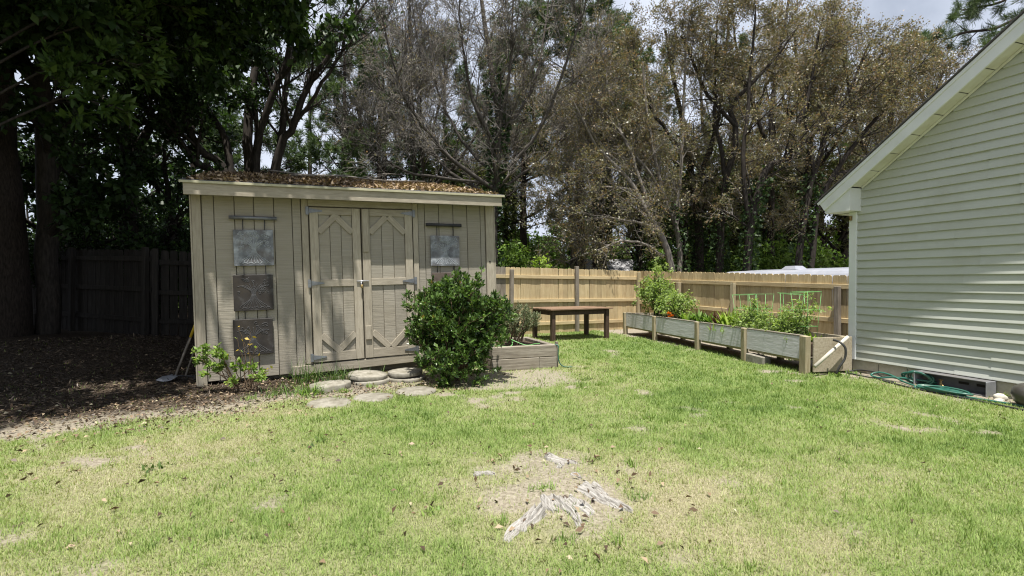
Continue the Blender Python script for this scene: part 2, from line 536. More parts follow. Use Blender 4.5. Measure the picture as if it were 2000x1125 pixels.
def mulch_edge(x, y):
    """positive inside the leaf mulch of the left hand corner"""
    n = fbm(x, y, 1.6, 3, 31) - .5
    return np.minimum((y - (4.55 + .72 * (x + 4.2))) * .8, (-1.55 - x) * .6) + .5 * n


def mulch_of(x, y):
    return sstep(.15, .75, mulch_edge(x, y))


def dry_of(x, y):
    n = fbm(x, y, .75, 4, 41) * .7 + fbm(x, y, 3.4, 3, 47) * .3
    v = (n - .5) * 1.6 + .43
    v = v + .16 * sstep(.6, -2.5, x) * sstep(8, 4, y) - .30 * sstep(.0, 2.2, x) * sstep(3.2, 5.6, y)
    v = v + .10 * sstep(4.0, 2.4, y)
    r = np.hypot((x - .30) / 1.0, (y - 3.36) / .95)
    v = v + .35 * sstep(1.3, .6, r)
    return np.clip(v, 0, 1)


xs = np.concatenate([[-600, -200, -80, -40, -24, -17, -14], np.arange(-12, 9, .075), [10, 12, 15, 20, 30, 50, 90, 200, 600]])
ys = np.concatenate([[-300, -90, -30, -10, -4, -1, .8], np.arange(1.8, 15.6, .075), [16.5, 18, 20, 23, 27, 32, 40, 55, 80, 150, 400, 900]])
gx, gy = np.meshgrid(xs, ys)
gz = ground_z(gx, gy)
nY, nX = gx.shape
ids = np.arange(nX * nY).reshape(nY, nX)
F = np.stack([ids[:-1, :-1], ids[:-1, 1:], ids[1:, 1:], ids[1:, :-1]], -1).reshape(-1, 4)


def ground_material():
    m, n, l, bs = newmat('ground_soil_and_thatch')
    ge = n.new('ShaderNodeNewGeometry')

    def noise(s, d=6):
        q = n.new('ShaderNodeTexNoise')
        q.inputs['Scale'].default_value = s
        q.inputs['Detail'].default_value = d
        q.inputs['Roughness'].default_value = .65
        l.new(ge.outputs['Position'], q.inputs['Vector'])
        return q

    def attr(nm):
        a = n.new('ShaderNodeAttribute')
        a.attribute_name = nm
        return a

    def mix(f, a, b):
        q = n.new('ShaderNodeMix')
        q.data_type = 'RGBA'
        l.new(f, q.inputs['Factor'])
        l.new(a, q.inputs['A'])
        l.new(b, q.inputs['B'])
        return q.outputs['Result']
    fine = noise(42)
    green = ramp(n, [(.3, (.055, .088, .024)), (.7, (.165, .22, .068))])
    straw = ramp(n, [(.3, (.14, .13, .075)), (.7, (.31, .28, .18))])
    sand = ramp(n, [(.3, (.14, .12, .09)), (.5, (.24, .21, .165)), (.72, (.35, .316, .263))])
    mul = ramp(n, [(.3, (.02, .015, .011)), (.55, (.055, .042, .031)), (.75, (.11, .085, .063))])  # mulch brown, kept darker than its own to carry the corner's shade
    for r_ in (green, straw, sand, mul):
        l.new(fine.outputs['Fac'], r_.inputs['Fac'])
    c = mix(attr('dry').outputs['Fac'], green.outputs['Color'], straw.outputs['Color'])
    c = mix(attr('dirt').outputs['Fac'], c, sand.outputs['Color'])
    c = mix(attr('mulch').outputs['Fac'], c, mul.outputs['Color'])
    l.new(c, bs.inputs['Base Color'])
    bs.inputs['Roughness'].default_value = 1
    bs.inputs['Specular IOR Level'].default_value = .1
    bp = n.new('ShaderNodeBump')
    bp.inputs['Strength'].default_value = .7
    bp.inputs['Distance'].default_value = .02
    f2 = noise(70, 4)
    l.new(f2.outputs['Fac'], bp.inputs['Height'])
    l.new(bp.outputs[0], bs.inputs['Normal'])
    return m


me = fastmesh('ground', np.stack([gx, gy, gz], -1).reshape(-1, 3), F, ground_material(), smooth=True)
for nm, fn in (('dirt', dirt_of), ('dry', dry_of), ('mulch', mulch_of)):
    a = me.attributes.new(nm, 'FLOAT', 'POINT')
    a.data.foreach_set('value', fn(gx, gy).astype(np.float32).ravel())
tag(link('ground', me), 'lawn ground with bare soil and mulch', None, None, 'structure')

# ------------------------------------------------------------------ shed
SH_O = Vector((-4.017, 6.570, 0.0))
SH_M = Matrix.Translation(SH_O) @ Matrix.Rotation(math.atan2(.43, .903), 4, 'Z') @ Matrix.Rotation(-R(1.6), 4, 'Y')
shed = thing('garden_shed', 'beige wooden garden shed with double doors and leaf covered roof', 'shed')
shed.matrix_world = SH_M
SW, SD = 4.16, 2.5            # width along the front, depth


def sbox(name, x0, x1, y0, y1, z0, z1, mat, parent, c=.004, rot=(0, 0, 0)):
    return piece(name, (x1 - x0, y1 - y0, z1 - z0), ((x0 + x1) / 2, (y0 + y1) / 2, (z0 + z1) / 2), mat, parent, rot, c)


slope = .215
# body behind the cladding
V = [(0.02, .03, .06), (SW - .02, .03, .06), (SW - .02, SD, .06), (0.02, SD, .06),
     (0.02, .03, 2.50), (SW - .02, .03, 2.50), (SW - .02, SD, 2.52 + slope * SD), (0.02, SD, 2.52 + slope * SD)]
Fb = [(3, 2, 1, 0), (0, 1, 5, 4), (1, 2, 6, 5), (2, 3, 7, 6), (3, 0, 4, 7), (4, 5, 6, 7)]
link('wall', pymesh('wall', V, Fb, M['groove']), shed)
gL = [.095, .233, .468, .697, .939, 1.165, 1.278]
gR = [2.925, 3.032, 3.257, 3.490, 3.721, 3.948, 4.03]
for g in (gL, gR):
    for a_, b_ in zip(g[:-1], g[1:]):
        sbox('plank', a_ + .004, b_ - .004, .004, .03, .05, 2.46, M['siding'], shed, .004)
# side walls, planks across the depth
for sx, rx in ((.0, 1), (SW, -1)):
    k = 0
    y = .03
    while y < SD - .05:
        y1 = min(y + .235, SD)
        zt = 2.46 + slope * y
        x0, x1 = (sx, sx + .022) if rx > 0 else (sx - .022, sx)
        sbox('plank', x0, x1, y + .005, y1 - .005, .05, zt, M['siding'], shed, .004)
        y = y1
# corner boards, casings, header, skirt
sbox('corner_board', -.012, .09, -.018, .018, -.005, 2.46, M['trim'], shed)
sbox('corner_board', -.034, -.0145, -.018, .075, .0, 2.45, M['trim'], shed)
sbox('corner_board', 4.035, SW + .012, -.018, .018, .02, 2.46, M['trim'], shed)
sbox('corner_board', SW + .0145, SW + .034, -.018, .075, .02, 2.45, M['trim'], shed)
sbox('door_casing', 1.283, 1.368, -.018, .018, .165, 2.455, M['trim'], shed)
sbox('door_casing', 2.842, 2.92, -.018, .018, .165, 2.455, M['trim'], shed)
sbox('door_header', 1.371, 2.839, -.016, .018, 2.362, 2.455, M['trimh'], shed)
sbox('skirt_board', 1.10, 4.03, -.026, .002, .052, .170, M['trimh'], shed, .004, (0, -R(.9), 0))
# eave soffit, fascia and roof
sbox('fascia', -.066, 4.225, -.250, -.225, 2.425, 2.575, M['trimh'], shed)
sbox('soffit', -.05, 4.21, -.224, -.02, 2.462, 2.484, M['trimh'], shed)
rl = math.hypot(SD + .40, slope * (SD + .40))
ra = math.atan(slope)
ry = (-.27 + SD + .13) / 2
roof = piece('roof', (4.36, rl, .035), (SW / 2, ry, 2.575 + slope * (ry + .27) + .012), M['shingle'], shed, (ra, 0, 0), .006)
piece('drip_edge', (4.37, .012, .03), (SW / 2, -.268, 2.583), M['drip'], shed, (0, 0, 0), .002)
for sx in (-.066, 4.225):
    piece('rake_board', (.022, rl - .05, .12), (sx + (.011 if sx < 0 else -.011), ry + .02, 2.497 + slope * (ry + .27)), M['trimh'], shed, (ra, 0, 0), .004)
# skids and block piers under the raised end
for yy in (.25, 1.25, 2.25):
    sbox('skid', .2, 4.0, yy - .07, yy + .07, -.06, .05, M['greywoodx'], shed)
for xx in (2.3, 3.9):
    sbox('block_pier', xx - .2, xx + .2, .2, .4, -.20, -.065, M['stone'], shed, .008)


def door(x0, x1, hinge_left):
    z0, z1 = .18, 2.345
    V, Fd = cbox_data(x1 - x0, .02, z1 - z0, .003)
    cx, cz = (x0 + x1) / 2, (z0 + z1) / 2
    d = link('door', pymesh('door', V, Fd, M['groove']), shed, (cx, .008, cz))

    def p(name, a0, a1, b0, b1, y0, y1, mat):
        return piece(name, (a1 - a0, y1 - y0, b1 - b0), ((a0 + a1) / 2 - cx, (y0 + y1) / 2 - .008, (b0 + b1) / 2 - cz), mat, d, (0, 0, 0), .003)
    st = .115
    # vertical planks between the stiles
    n_ = 3
    wv = (x1 - x0 - 2 * st) / n_
    for k in range(n_):
        p('plank', x0 + st + k * wv + .004, x0 + st + (k + 1) * wv - .004, z0 + .1, z1 - .08, -.012, -.003, M['siding'])
    p('stile', x0 + .003, x0 + st, z0, z1, -.034, -.0125, M['trim'])
    p('stile', x1 - st, x1 - .003, z0, z1, -.034, -.0125, M['trim'])
    for (b0, b1) in ((z0, z0 + .13), (1.235, 1.335), (z1 - .10, z1)):
        p('rail', x0 + st + .002, x1 - st - .002, b0, b1, -.033, -.0128, M['trimh'])
    # corner braces
    iw = x1 - x0 - 2 * st
    for s in (-1, 1):
        L = .34
        for (zc, sg) in ((z1 - .10 - .125, 1), (z0 + .13 + .125, -1)):
            xm = (x0 + x1) / 2 + s * (iw / 2 - .12)
            piece('brace', (L, .019, .085), (xm - cx, -.0315 + .0005 * s, zc - cz), M['trimh'], d, (0, s * sg * R(45), 0), .003)
    # strap hinges
    hx = x0 if hinge_left else x1
    sg = 1 if hinge_left else -1
    for zc in (z0 + .07, 1.285, z1 - .05):
        Vh = [(-.045 * sg, 0, -.055), (-.005 * sg, 0, -.055), (-.005 * sg, 0, .055), (-.045 * sg, 0, .055),
              (.0 * sg, 0, -.034), (.17 * sg, 0, -.008), (.17 * sg, 0, .008), (.0 * sg, 0, .034)]
        Vh = [(a_, yq, c_) for yq in (0, -.007) for (a_, _, c_) in Vh]
        Fh = []
        for o_ in (0, 4):
            q = [o_, o_ + 1, o_ + 2, o_ + 3]
            Fh += [q, [v + 8 for v in q][::-1]]
            for i in range(4):
                j = (i + 1) % 4
                Fh.append([q[i], q[i] + 8, q[j] + 8, q[j]])
        link('hinge', pymesh('hinge', Vh, Fh, M['galv']), d, (hx - cx, -.0365 - .008, zc - cz))
    return d, cx, cz


dl, cxl, czl = door(1.382, 2.068, True)
dr, cxr, czr = door(2.084, 2.828, False)
# overlapping battens on the right door, turn buttons
piece('batten', (.085, .018, .62), (2.135 - cxr, -.055, 2.03 - czr), M['trim'], dr, (0, 0, 0), .004)
piece('batten', (.085, .018, .20), (2.135 - cxr, -.056, .55 - czr), M['trim'], dr, (0, 0, 0), .004)
# slide bolt
tm = tube_mesh('latch', [([(1.99 - cxl, -.055, 1.30 - czl), (2.16 - cxl, -.055, 1.30 - czl)], .009),
                         ([(2.05 - cxl, -.055, 1.30 - czl), (2.05 - cxl, -.075, 1.26 - czl), (2.05 - cxl, -.075, 1.235 - czl)], .006)], M['steel'])
lt = link('latch', tm, dl)
piece('latch_plate', (.075, .006, .05), (2.03 - cxl, -.038, 1.30 - czl), M['steel'], dl, (0, 0, 0), .001)
V, Fk = cbox_data(.035, .018, .045, .006)
link('padlock', pymesh('padlock', V, Fk, M['brass']), dl, (2.055 - cxl, -.078, 1.225 - czl))
# cable hole on the right corner board
link('knot', tube_mesh('knot', [([(4.09, -.024, 1.56), (4.09, -.016, 1.56)], .014)], M['dark']), shed)
link('knot', tube_mesh('knot', [([(.035, -.024, .33), (.060, -.018, .33)], .012)], M['dark']), shed)

# ------------------------------------------------------------------ plaques hanging on the shed front
rngp = random.Random(4)


def spiral(cx, cz, r, turns, n=18, a0=0):
    return [(cx + r * (k / n) * math.cos(a0 + turns * 2 * math.pi * k / n), 0, cz + r * (k / n) * math.sin(a0 + turns * 2 * math.pi * k / n)) for k in range(n + 1)]


def carve_tree(w_, scale, mode):
    """raised line drawing: a tree with curling crown and spreading roots"""
    L = []
    for k in range(9):
        a_ = -1.0 + k * .25
        L.append([(a_ * .02 * scale, 0, -.02), (a_ * .05 * scale, 0, -.09), (a_ * .15 * scale, 0, -.17), (a_ * .17 * scale + .01, 0, -.20)])
        L.append([(a_ * .02 * scale, 0, -.03), (a_ * .04 * scale, 0, .03), (a_ * .14 * scale, 0, .09), (a_ * .19 * scale, 0, .13 - .05 * abs(a_))])
    for k in range(mode):
        L.append(spiral(rngp.uniform(-.18, .18), rngp.uniform(.0, .2), rngp.uniform(.018, .032), 1.3, 10, rngp.uniform(0, 6)))
    for k in range(5):
        a_ = -.14 + .07 * k
        L.append([(a_, 0, -.21), (a_ + .03, 0, -.19), (a_ + .06, 0, -.21)])
    return L


def plaque_set(label, x0, x1, rodz, squares, rodmat):
    t = thing('hanging_plaques', label, 'plaques')
    t.matrix_world = SH_M @ Matrix.Translation((x0, -.03, rodz))
    ang = 0
    link('rod', tube_mesh('rod', [([(0, -.012, .0), (x1 - x0, -.012, -.005)], .024)], rodmat, 10), t)
    for (cx, cz, sz, mat, ch, mode) in squares:
        pl = piece('plaque', (sz, .016, sz), (cx - x0, .0, cz - rodz), mat, t, (0, R(rngp.uniform(-.6, .6)), 0), .004)
        if mode:
            cv = tube_mesh('carving', [(smooth_poly(q, 12), .0031) for q in carve_tree(.2, 1.0, mode)], ch, 4)
            tag(link('carving', cv, pl, (0, -.0085, 0)), kind='stuff')
    # wires from the rod through all squares
    cxs = squares[0][0]
    zl = squares[-1][1]
    for dx in (-.12, .14):
        link('wire', tube_mesh('wire', [([(cxs + dx - x0, .008, 0), (cxs + dx - .015 - x0, .010, zl - rodz)], .0055)], M['blackmetal'], 6), t)
    return t


plaque_set('three square slate plaques hung in a column left of the shed doors, top one chalky', .403, .972, 2.178,
           [(.682, 1.78, .475, M['slatewhite'], M['chalk'], 46), (.660, 1.185, .475, M['slate'], M['chalkdim'], 22), (.640, .597, .475, M['slate'], M['chalkdim'], 10)], M['galv'])
plaque_set('pale tree plaque above a brown square, right of the shed doors behind the bush', 3.04, 3.605, 2.135,
           [(3.335, 1.735, .465, M['slatewhite'], M['chalk'], 30), (3.345, 1.165, .465, M['slatebrown'], M['slatebrown'], 0)], M['blackmetal'])


# ------------------------------------------------------------------ leaf scatter helpers
def leaves(rng, pos, dirs, L, W, flat=.5, fold=.25, lv=.35):
    """rhombic leaves (one quad each, slightly folded). pos (N,3), dirs (N,3)"""
    N = len(pos)
    d = dirs / (np.linalg.norm(dirs, axis=1, keepdims=True) + 1e-9)
    up = rng.normal(size=(N, 3)) * (1 - flat) + np.array([0, 0, 1.0]) * flat
    s = np.cross(d, up)
    s /= np.linalg.norm(s, axis=1, keepdims=True) + 1e-9
    nrm = np.cross(s, d)
    k = (1 + lv * rng.uniform(-1, 1, N))[:, None]
    l_, w_ = L * k, W * k
    V = np.stack([pos, pos + d * l_ * .45 + s * w_ * .5 + nrm * w_ * fold, pos + d * l_, pos + d * l_ * .45 - s * w_ * .5 + nrm * w_ * fold], 1)
    F_ = np.arange(N * 4).reshape(N, 4)
    return V.reshape(-1, 3), F_


def children_of(rng, pts, rad, n, t=(.3, 1), ang=(25, 60), ln=(.5, 1), P=4, rr=.55, up=.3, wob=.15, taper=.35, shorten=.5, rmin=.002):
    N, P0, _ = pts.shape
    par = np.repeat(np.arange(N), n)
    K = len(par)
    tt = rng.uniform(t[0], t[1], K)
    f = tt * (P0 - 1)
    i = np.minimum(f.astype(int), P0 - 2)
    u = (f - i)[:, None]
    p0, p1 = pts[par, i], pts[par, i + 1]
    pos = p0 * (1 - u) + p1 * u
    r = rad[par, i] * (1 - u[:, 0]) + rad[par, i + 1] * u[:, 0]
    tan = p1 - p0
    tan /= np.linalg.norm(tan, axis=1, keepdims=True) + 1e-9
    rv = rng.normal(size=(K, 3))
    perp = np.cross(tan, rv)
    perp /= np.linalg.norm(perp, axis=1, keepdims=True) + 1e-9
    a_ = np.radians(rng.uniform(ang[0], ang[1], K))[:, None]
    d = tan * np.cos(a_) + perp * np.sin(a_)
    L = rng.uniform(ln[0], ln[1], K) * (1 - shorten * (tt - t[0]) / max(t[1] - t[0], 1e-6))
    out = np.empty((K, P, 3))
    out[:, 0] = pos
    for k in range(1, P):
        d = d + np.array([0, 0, up / (P - 1)]) + rng.normal(size=(K, 3)) * wob
        d /= np.linalg.norm(d, axis=1, keepdims=True)
        out[:, k] = out[:, k - 1] + d * (L / (P - 1))[:, None]
    r0 = np.maximum(r * rr, rmin)
    rads = r0[:, None] * np.linspace(1, taper, P)[None]
    return out, np.maximum(rads, rmin * .8)


def stems_from(ctrls, radii, P=12, rng=None, jit=0.0):
    pts, rad = [], []
    for c, (ra_, rb_) in zip(ctrls, radii):
        q = smooth_poly(c, P)
        if rng is not None and jit:
            q[1:-1] += rng.normal(size=(P - 2, 3)) * jit
        pts.append(q)
        rad.append(np.linspace(1, 0, P) ** .8 * (ra_ - rb_) + rb_)
    return np.array(pts), np.array(rad)


def build_tree(name, label, base, ctrls, radii, levels, leaf=None, seed=1, barkm='bark_dark', twigm='twig', P=12, sides=9, cat='tree', group=None, jit=.02, extra=None):
    rng = np.random.default_rng(seed)
    base = np.asarray(base, float)
    ctrls = [np.asarray(c, float) - base for c in ctrls]
    t = thing(name, label, cat, tuple(base), (0, 0, 0), group)
    p, r = stems_from(ctrls, radii, P, rng, jit)
    thick = [tubes(p, r, sides)]
    thin = []
    cur, cr = p, r
    for k, lv in enumerate(levels):
        lv = dict(lv)
        sd_ = lv.pop('sides', 5 if k == 0 else 3)
        keep = lv.pop('also_parent', False)
        q, qr = children_of(rng, cur, cr, **lv)
        (thick if k == 0 else thin).append(tubes(q, qr, sd_))
        cur, cr = q, qr
    link('trunk', fastmesh('trunk', *join(thick), M[barkm], smooth=True), t)
    if thin:
        link('branches', fastmesh('branches', *join(thin), M[twigm], smooth=True), t)
    if leaf:
        n = leaf['n']
        K = len(cur)
        par = np.repeat(np.arange(K), n)
        if 'keep' in leaf:
            w0 = cur[:, -1] + base
            pr = leaf['keep'](w0)[par]
            par = par[rng.uniform(size=len(par)) < pr]
        tt = rng.uniform(leaf.get('t0', .2), 1, len(par)) * (cur.shape[1] - 1)
        i = np.minimum(tt.astype(int), cur.shape[1] - 2)
        u = (tt - i)[:, None]
        pos = cur[par, i] * (1 - u) + cur[par, i + 1] * u
        tan = cur[par, i + 1] - cur[par, i]
        tan /= np.linalg.norm(tan, axis=1, keepdims=True) + 1e-9
        pos = pos + rng.normal(size=pos.shape) * leaf.get('spread', .02)
        d = tan * leaf.get('along', .6) + rng.normal(size=pos.shape) * .6 + np.array([0, 0, leaf.get('droop', -.2)])
        V, F_ = leaves(rng, pos, d, leaf['L'], leaf['W'], leaf.get('flat', .5))
        tone = rng.uniform(0, 1, K)[par] * .45 + rng.uniform(0, 1, len(par)) * .55
        if 'tone' in leaf:
            tone = np.clip(tone + leaf['tone'](pos + base), 0, 1)
        link('crown', fastmesh('crown', V, F_, M[leaf['mat']], tone), t)
    return t


def clump_tree_pine(name, label, base, h, seed, r0=.2, first=.45, reach=2.2, nb=26, leafn=46, NL=.22, NW=.012, group='pines beyond the fence', lean=(0, 0)):
    rng = np.random.default_rng(seed)
    t = thing(name, label, 'tree', tuple(base), (0, 0, 0), group)
    tr = smooth_poly([(0, 0, -.3), (lean[0] * .3 + .1, lean[1] * .3, h * .35), (lean[0] * .7, lean[1] * .7, h * .7), (lean[0], lean[1], h)], 12)
    rr_ = np.linspace(r0, .03, 12)
    p, r = tr[None], rr_[None]
    q, qr = children_of(rng, p, r, n=nb, t=(first, .99), ang=(55, 85), ln=(reach * .7, reach * 1.2), P=6, rr=.3, up=.35, wob=.12, shorten=.65, rmin=.01)
    q2, qr2 = children_of(rng, q, qr, n=8, t=(.3, 1), ang=(20, 60), ln=(reach * .2, reach * .38), P=3, rr=.5, up=.2, wob=.15, rmin=.006)
    link('trunk', fastmesh('trunk', *join([tubes(p, r, 9), tubes(q, qr, 5)]), M['bark_pine'], smooth=True), t)
    link('branches', fastmesh('branches', *tubes(q2, qr2, 3), M['bark_pine'], smooth=True), t)
    K = len(q2)
    par = np.repeat(np.arange(K), leafn)
    u = rng.uniform(.35, 1, len(par))[:, None]
    pos = q2[par, 1] * (1 - u) + q2[par, 2] * u
    tan = q2[par, 2] - q2[par, 1]
    tan /= np.linalg.norm(tan, axis=1, keepdims=True) + 1e-9
    d = tan * .6 + rng.normal(size=pos.shape) * .7
    V, F_ = leaves(rng, pos, d, NL, NW, .2)
    tone = rng.uniform(0, 1, K)[par] * .5 + rng.uniform(0, 1, len(par)) * .5
    link('crown', fastmesh('crown', V, F_, M['needle'], tone), t)
    return t


def copy_tree(o, label, loc, rotz=0, scale=1, parent=None):
    c = o.copy()
    COL.objects.link(c)
    c.parent = parent
    if parent is None:
        c.location = loc
        c.rotation_euler = (0, 0, rotz)
        c.scale = (scale,) * 3
        c['label'] = label
    for ch in list(o.children):
        copy_tree(ch, None, None, 0, 1, c)
    return c
# ------------------------------------------------------------------ leaf litter and sticks on the shed roof
def roof_pt(x, y, h=0.0):
    return (x, y, 2.575 + slope * (y + .27) + .032 + h)


rng = np.random.default_rng(12)
lx = np.linspace(-.03, 4.19, 90)
ly = np.linspace(-.22, SD + .05, 46)
X, Y = np.meshgrid(lx, ly)
hh = .03 * fbm(X, Y, 2.4, 4, 77) * sstep(0, .3, X + .03) * sstep(0, .28, 4.19 - X) * sstep(-.15, .25, Y) + .02 * sstep(.3, 2.2, Y) * sstep(0, .6, X) * sstep(0, .7, 4.19 - X) - .006
Z = 2.575 + slope * (Y + .27) + .032 + hh
ids = np.arange(X.size).reshape(X.shape)
F = np.stack([ids[:-1, :-1], ids[:-1, 1:], ids[1:, 1:], ids[1:, :-1]], -1).reshape(-1, 4)
lit_m = surf('roof_litter', [(.3, (.07, .05, .034)), (.5, (.19, .14, .09)), (.75, (.34, .26, .17))], ns=26, detail=8, bump=.8, rough=1, var=0)
parts = [(np.stack([X, Y, Z], -1).reshape(-1, 3), F)]
n = 16000
px_, py_ = rng.uniform(-.02, 4.18, n), rng.uniform(-.20, SD, n)
ii = np.clip(((px_ + .03) / 4.22 * 89).astype(int), 0, 89)
jj = np.clip(((py_ + .22) / (SD + .27) * 45).astype(int), 0, 45)
pz_ = Z[jj, ii] + rng.uniform(0, .02, n)
Vl, Fl = leaves(rng, np.stack([px_, py_, pz_], -1), rng.normal(size=(n, 3)) * np.array([1, 1, .35]), .065, .03, .6)
tone = np.concatenate([np.full(len(F), .5), rng.uniform(0, 1, n)])
lm = fastmesh('leaf_litter', *join([parts[0], (Vl, Fl)]), lit_m, tone)
lm.materials.append(leafmat('roof_leaves', [(0, (.06, .04, .026)), (.4, (.17, .115, .07)), (.7, (.30, .21, .125)), (1, (.46, .36, .24))], trans=.1))
mi = np.zeros(len(F) + len(Fl), dtype=np.int32)
mi[len(F):] = 1
lm.polygons.foreach_set('material_index', mi)
lo = link('leaf_litter', lm)
lo.matrix_world = SH_M
tag(lo, 'brown dead leaves and needles lying on the shed roof', 'leaf litter', None, 'stuff')
for k, (lab, pts) in enumerate((('long thin dead stick lying across the leaves on the shed roof', [(1.2, .6), (1.9, .45), (2.5, .5), (3.1, .15)]),
                                ('short forked dead stick near the left end of the shed roof', [(.9, 1.6), (1.5, 1.5), (2.2, 1.7)]))):
    p = smooth_poly([roof_pt(a, b, .10 + .03 * ((i + k) % 2)) for i, (a, b) in enumerate(pts)], 14)
    side = smooth_poly([p[7], p[7] + np.array([.25, .15, .12]), p[7] + np.array([.5, .2, .14])], 6)
    st = link('dead_stick', tube_mesh('dead_stick', [(p, np.linspace(.016, .006, 14)), (side, np.linspace(.008, .004, 6))], M['bark_pale'], 6))
    st.matrix_world = SH_M
    tag(st, lab, 'stick', 'dead sticks on the shed roof')


# ------------------------------------------------------------------ fences
def picket_mesh(w_, h_, mat, name='picket'):
    t_ = .016
    c = .026
    prof = [(-w_ / 2, 0), (w_ / 2, 0), (w_ / 2, h_ - c), (w_ / 2 - c, h_), (-w_ / 2 + c, h_), (-w_ / 2, h_ - c)]
    V = [(x, y, z) for y in (-t_ / 2, t_ / 2) for (x, z) in prof]
    F_ = [[5, 4, 3, 2, 1, 0][::-1], [11, 10, 9, 8, 7, 6]]
    for i in range(6):
        j = (i + 1) % 6
        F_.append([i, i + 6, j + 6, j])
    return pymesh(name, V, F_, mat)


def fence(name, label, P0, P1, zt, pick, rails, posts, s, h_=1.75, seed=1, wpick=.138, step=.1405):
    """pick(t) -> mesh list index weights; posts [(t, ztop, mat)]; rails [(z at start, z at end)]"""
    r_ = random.Random(seed)
    P0, P1 = np.array(P0, float), np.array(P1, float)
    L = np.linalg.norm(P1 - P0)
    d = (P1 - P0) / L
    t = thing(name, label, 'fence', (P0[0], P0[1], 0), (0, 0, math.atan2(d[1], d[0])))
    k = .5 * step
    while k < L:
        u = k / L
        me_ = pick(k, r_)
        z = zt[0] * (1 - u) + zt[1] * u
        o = link('picket', me_, t, (k, r_.uniform(-.003, .003), z - h_ + r_.uniform(-.008, .008)), (0, R(r_.uniform(-.5, .5)), R(r_.uniform(-1.2, 1.2))))
        k += step
    ts = [p[0] for p in posts]
    edges = sorted(set([0.0] + [q for q in ts if 0 < q < L] + [L]))
    for (za, zb, mat) in rails:
        for a_, b_ in zip(edges[:-1], edges[1:]):
            m_ = (a_ + b_) / 2
            sl = (zb - za) / L
            piece('rail', (b_ - a_ - .004, .038, .088), (m_, s * .0285, za + sl * m_), mat, t, (0, -math.atan(sl), R(r_.uniform(-.1, .1))), .004)
    for (q, ztop, mat) in posts:
        piece('post', (.09, .09, ztop + .3), (q, s * .096, (ztop - .3) / 2), mat, t, (R(r_.uniform(-.6, .6)), R(r_.uniform(-.8, .8)), 0), .005)
    return t


pk_new = [picket_mesh(.138, 1.75, M['cedar']), picket_mesh(.1375, 1.75, M['cedar'])]
pk_grey = picket_mesh(.138, 1.75, M['greywood'])
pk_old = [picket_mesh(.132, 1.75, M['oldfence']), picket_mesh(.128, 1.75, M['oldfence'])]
fence('back_fence', 'new yellow pine picket fence behind the bench, with grey posts', (3.63, 14.80), (-.72, 12.67), (1.66, 1.735),
      lambda k, r_: pk_grey if k > 4.2 else pk_new[r_.randrange(2)],
      [(1.445, 1.485, M['cedarrail']), (.83, .865, M['cedarrail']), (.235, .265, M['cedarrail'])],
      [(.04, 1.62, M['bedpost']), (2.14, 1.76, M['greywood']), (4.11, 1.66, M['greywood']), (4.25, .95, M['greywood'])], 1, seed=3)
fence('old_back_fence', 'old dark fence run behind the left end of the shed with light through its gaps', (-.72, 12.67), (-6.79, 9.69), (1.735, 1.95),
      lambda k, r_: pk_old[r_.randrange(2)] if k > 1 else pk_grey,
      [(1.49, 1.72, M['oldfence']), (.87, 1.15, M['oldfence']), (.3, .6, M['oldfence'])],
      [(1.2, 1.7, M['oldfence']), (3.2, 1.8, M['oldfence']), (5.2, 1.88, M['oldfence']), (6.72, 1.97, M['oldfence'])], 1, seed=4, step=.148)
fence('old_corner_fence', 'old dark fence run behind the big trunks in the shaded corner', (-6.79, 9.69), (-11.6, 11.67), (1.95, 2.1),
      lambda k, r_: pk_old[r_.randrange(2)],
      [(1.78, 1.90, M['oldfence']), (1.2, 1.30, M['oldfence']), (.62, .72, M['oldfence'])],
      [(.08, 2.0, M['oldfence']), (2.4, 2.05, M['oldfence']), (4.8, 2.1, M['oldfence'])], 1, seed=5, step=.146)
fence('side_fence', 'new pine picket fence behind the long raised bed, running to the house', (3.63, 14.80), (6.62, 8.70), (1.66, 1.44),
      lambda k, r_: pk_new[r_.randrange(2)],
      [(1.39, 1.235, M['cedarrail']), (.76, .60, M['cedarrail']), (.2, .04, M['cedarrail'])],
      [(1.72, 1.33, M['bedpost']), (3.41, 1.32, M['bedpost']), (5.78, 1.26, M['greywood'])], -1, seed=6)

# ------------------------------------------------------------------ house on the right
HA = math.atan2(-.946, .324)
house = thing('house', 'grey green house gable with lap siding and white eaves on the right', 'house', (5.13, 7.70, 0), (0, 0, HA))
HW, HD = 8.2, 8.0
RS = .674
RA = math.atan(RS)


def zr(x):
    return 2.65 + RS * (x if x < HW / 2 else HW - x)


zr_pts = [(0, .16), (HW, .16), (HW, zr(0)), (HW / 2, zr(HW / 2)), (0, zr(0))]
V = [(x, y, z) for y in (.004, HD) for (x, z) in zr_pts]
Fh = [[0, 1, 2, 3, 4], [9, 8, 7, 6, 5]] + [[i, i + 5, (i + 1) % 5 + 5, (i + 1) % 5] for i in range(5)]
link('wall', pymesh('wall', V, Fh, M['vinyl']), house)
EX = .1135
rr = random.Random(8)
k = 0
z = .19
joints = []
forced = {7: 2.62, 8: 2.62, 3: .83, 4: .83, 0: 1.36, 1: 1.74, 2: 1.74, 12: 1.62, 13: 1.62, 21: 1.69, 22: 1.69}


def lap(x0, x1, z0, dy):
    za, zb = z0, z0 + EX + .008
    prof = [(-.0315 - dy, za), (-.0305 - dy, za + .008), (-.007 - dy, zb), (.003, zb), (.003, za)]
    V = [(x, y, z_) for x in (x0, x1) for (y, z_) in prof]
    F_ = [[4, 3, 2, 1, 0], [5, 6, 7, 8, 9]] + [[i, (i + 1) % 5, (i + 1) % 5 + 5, i + 5] for i in range(5)]
    return pymesh('siding_panel', V, F_, M['vinyl'])


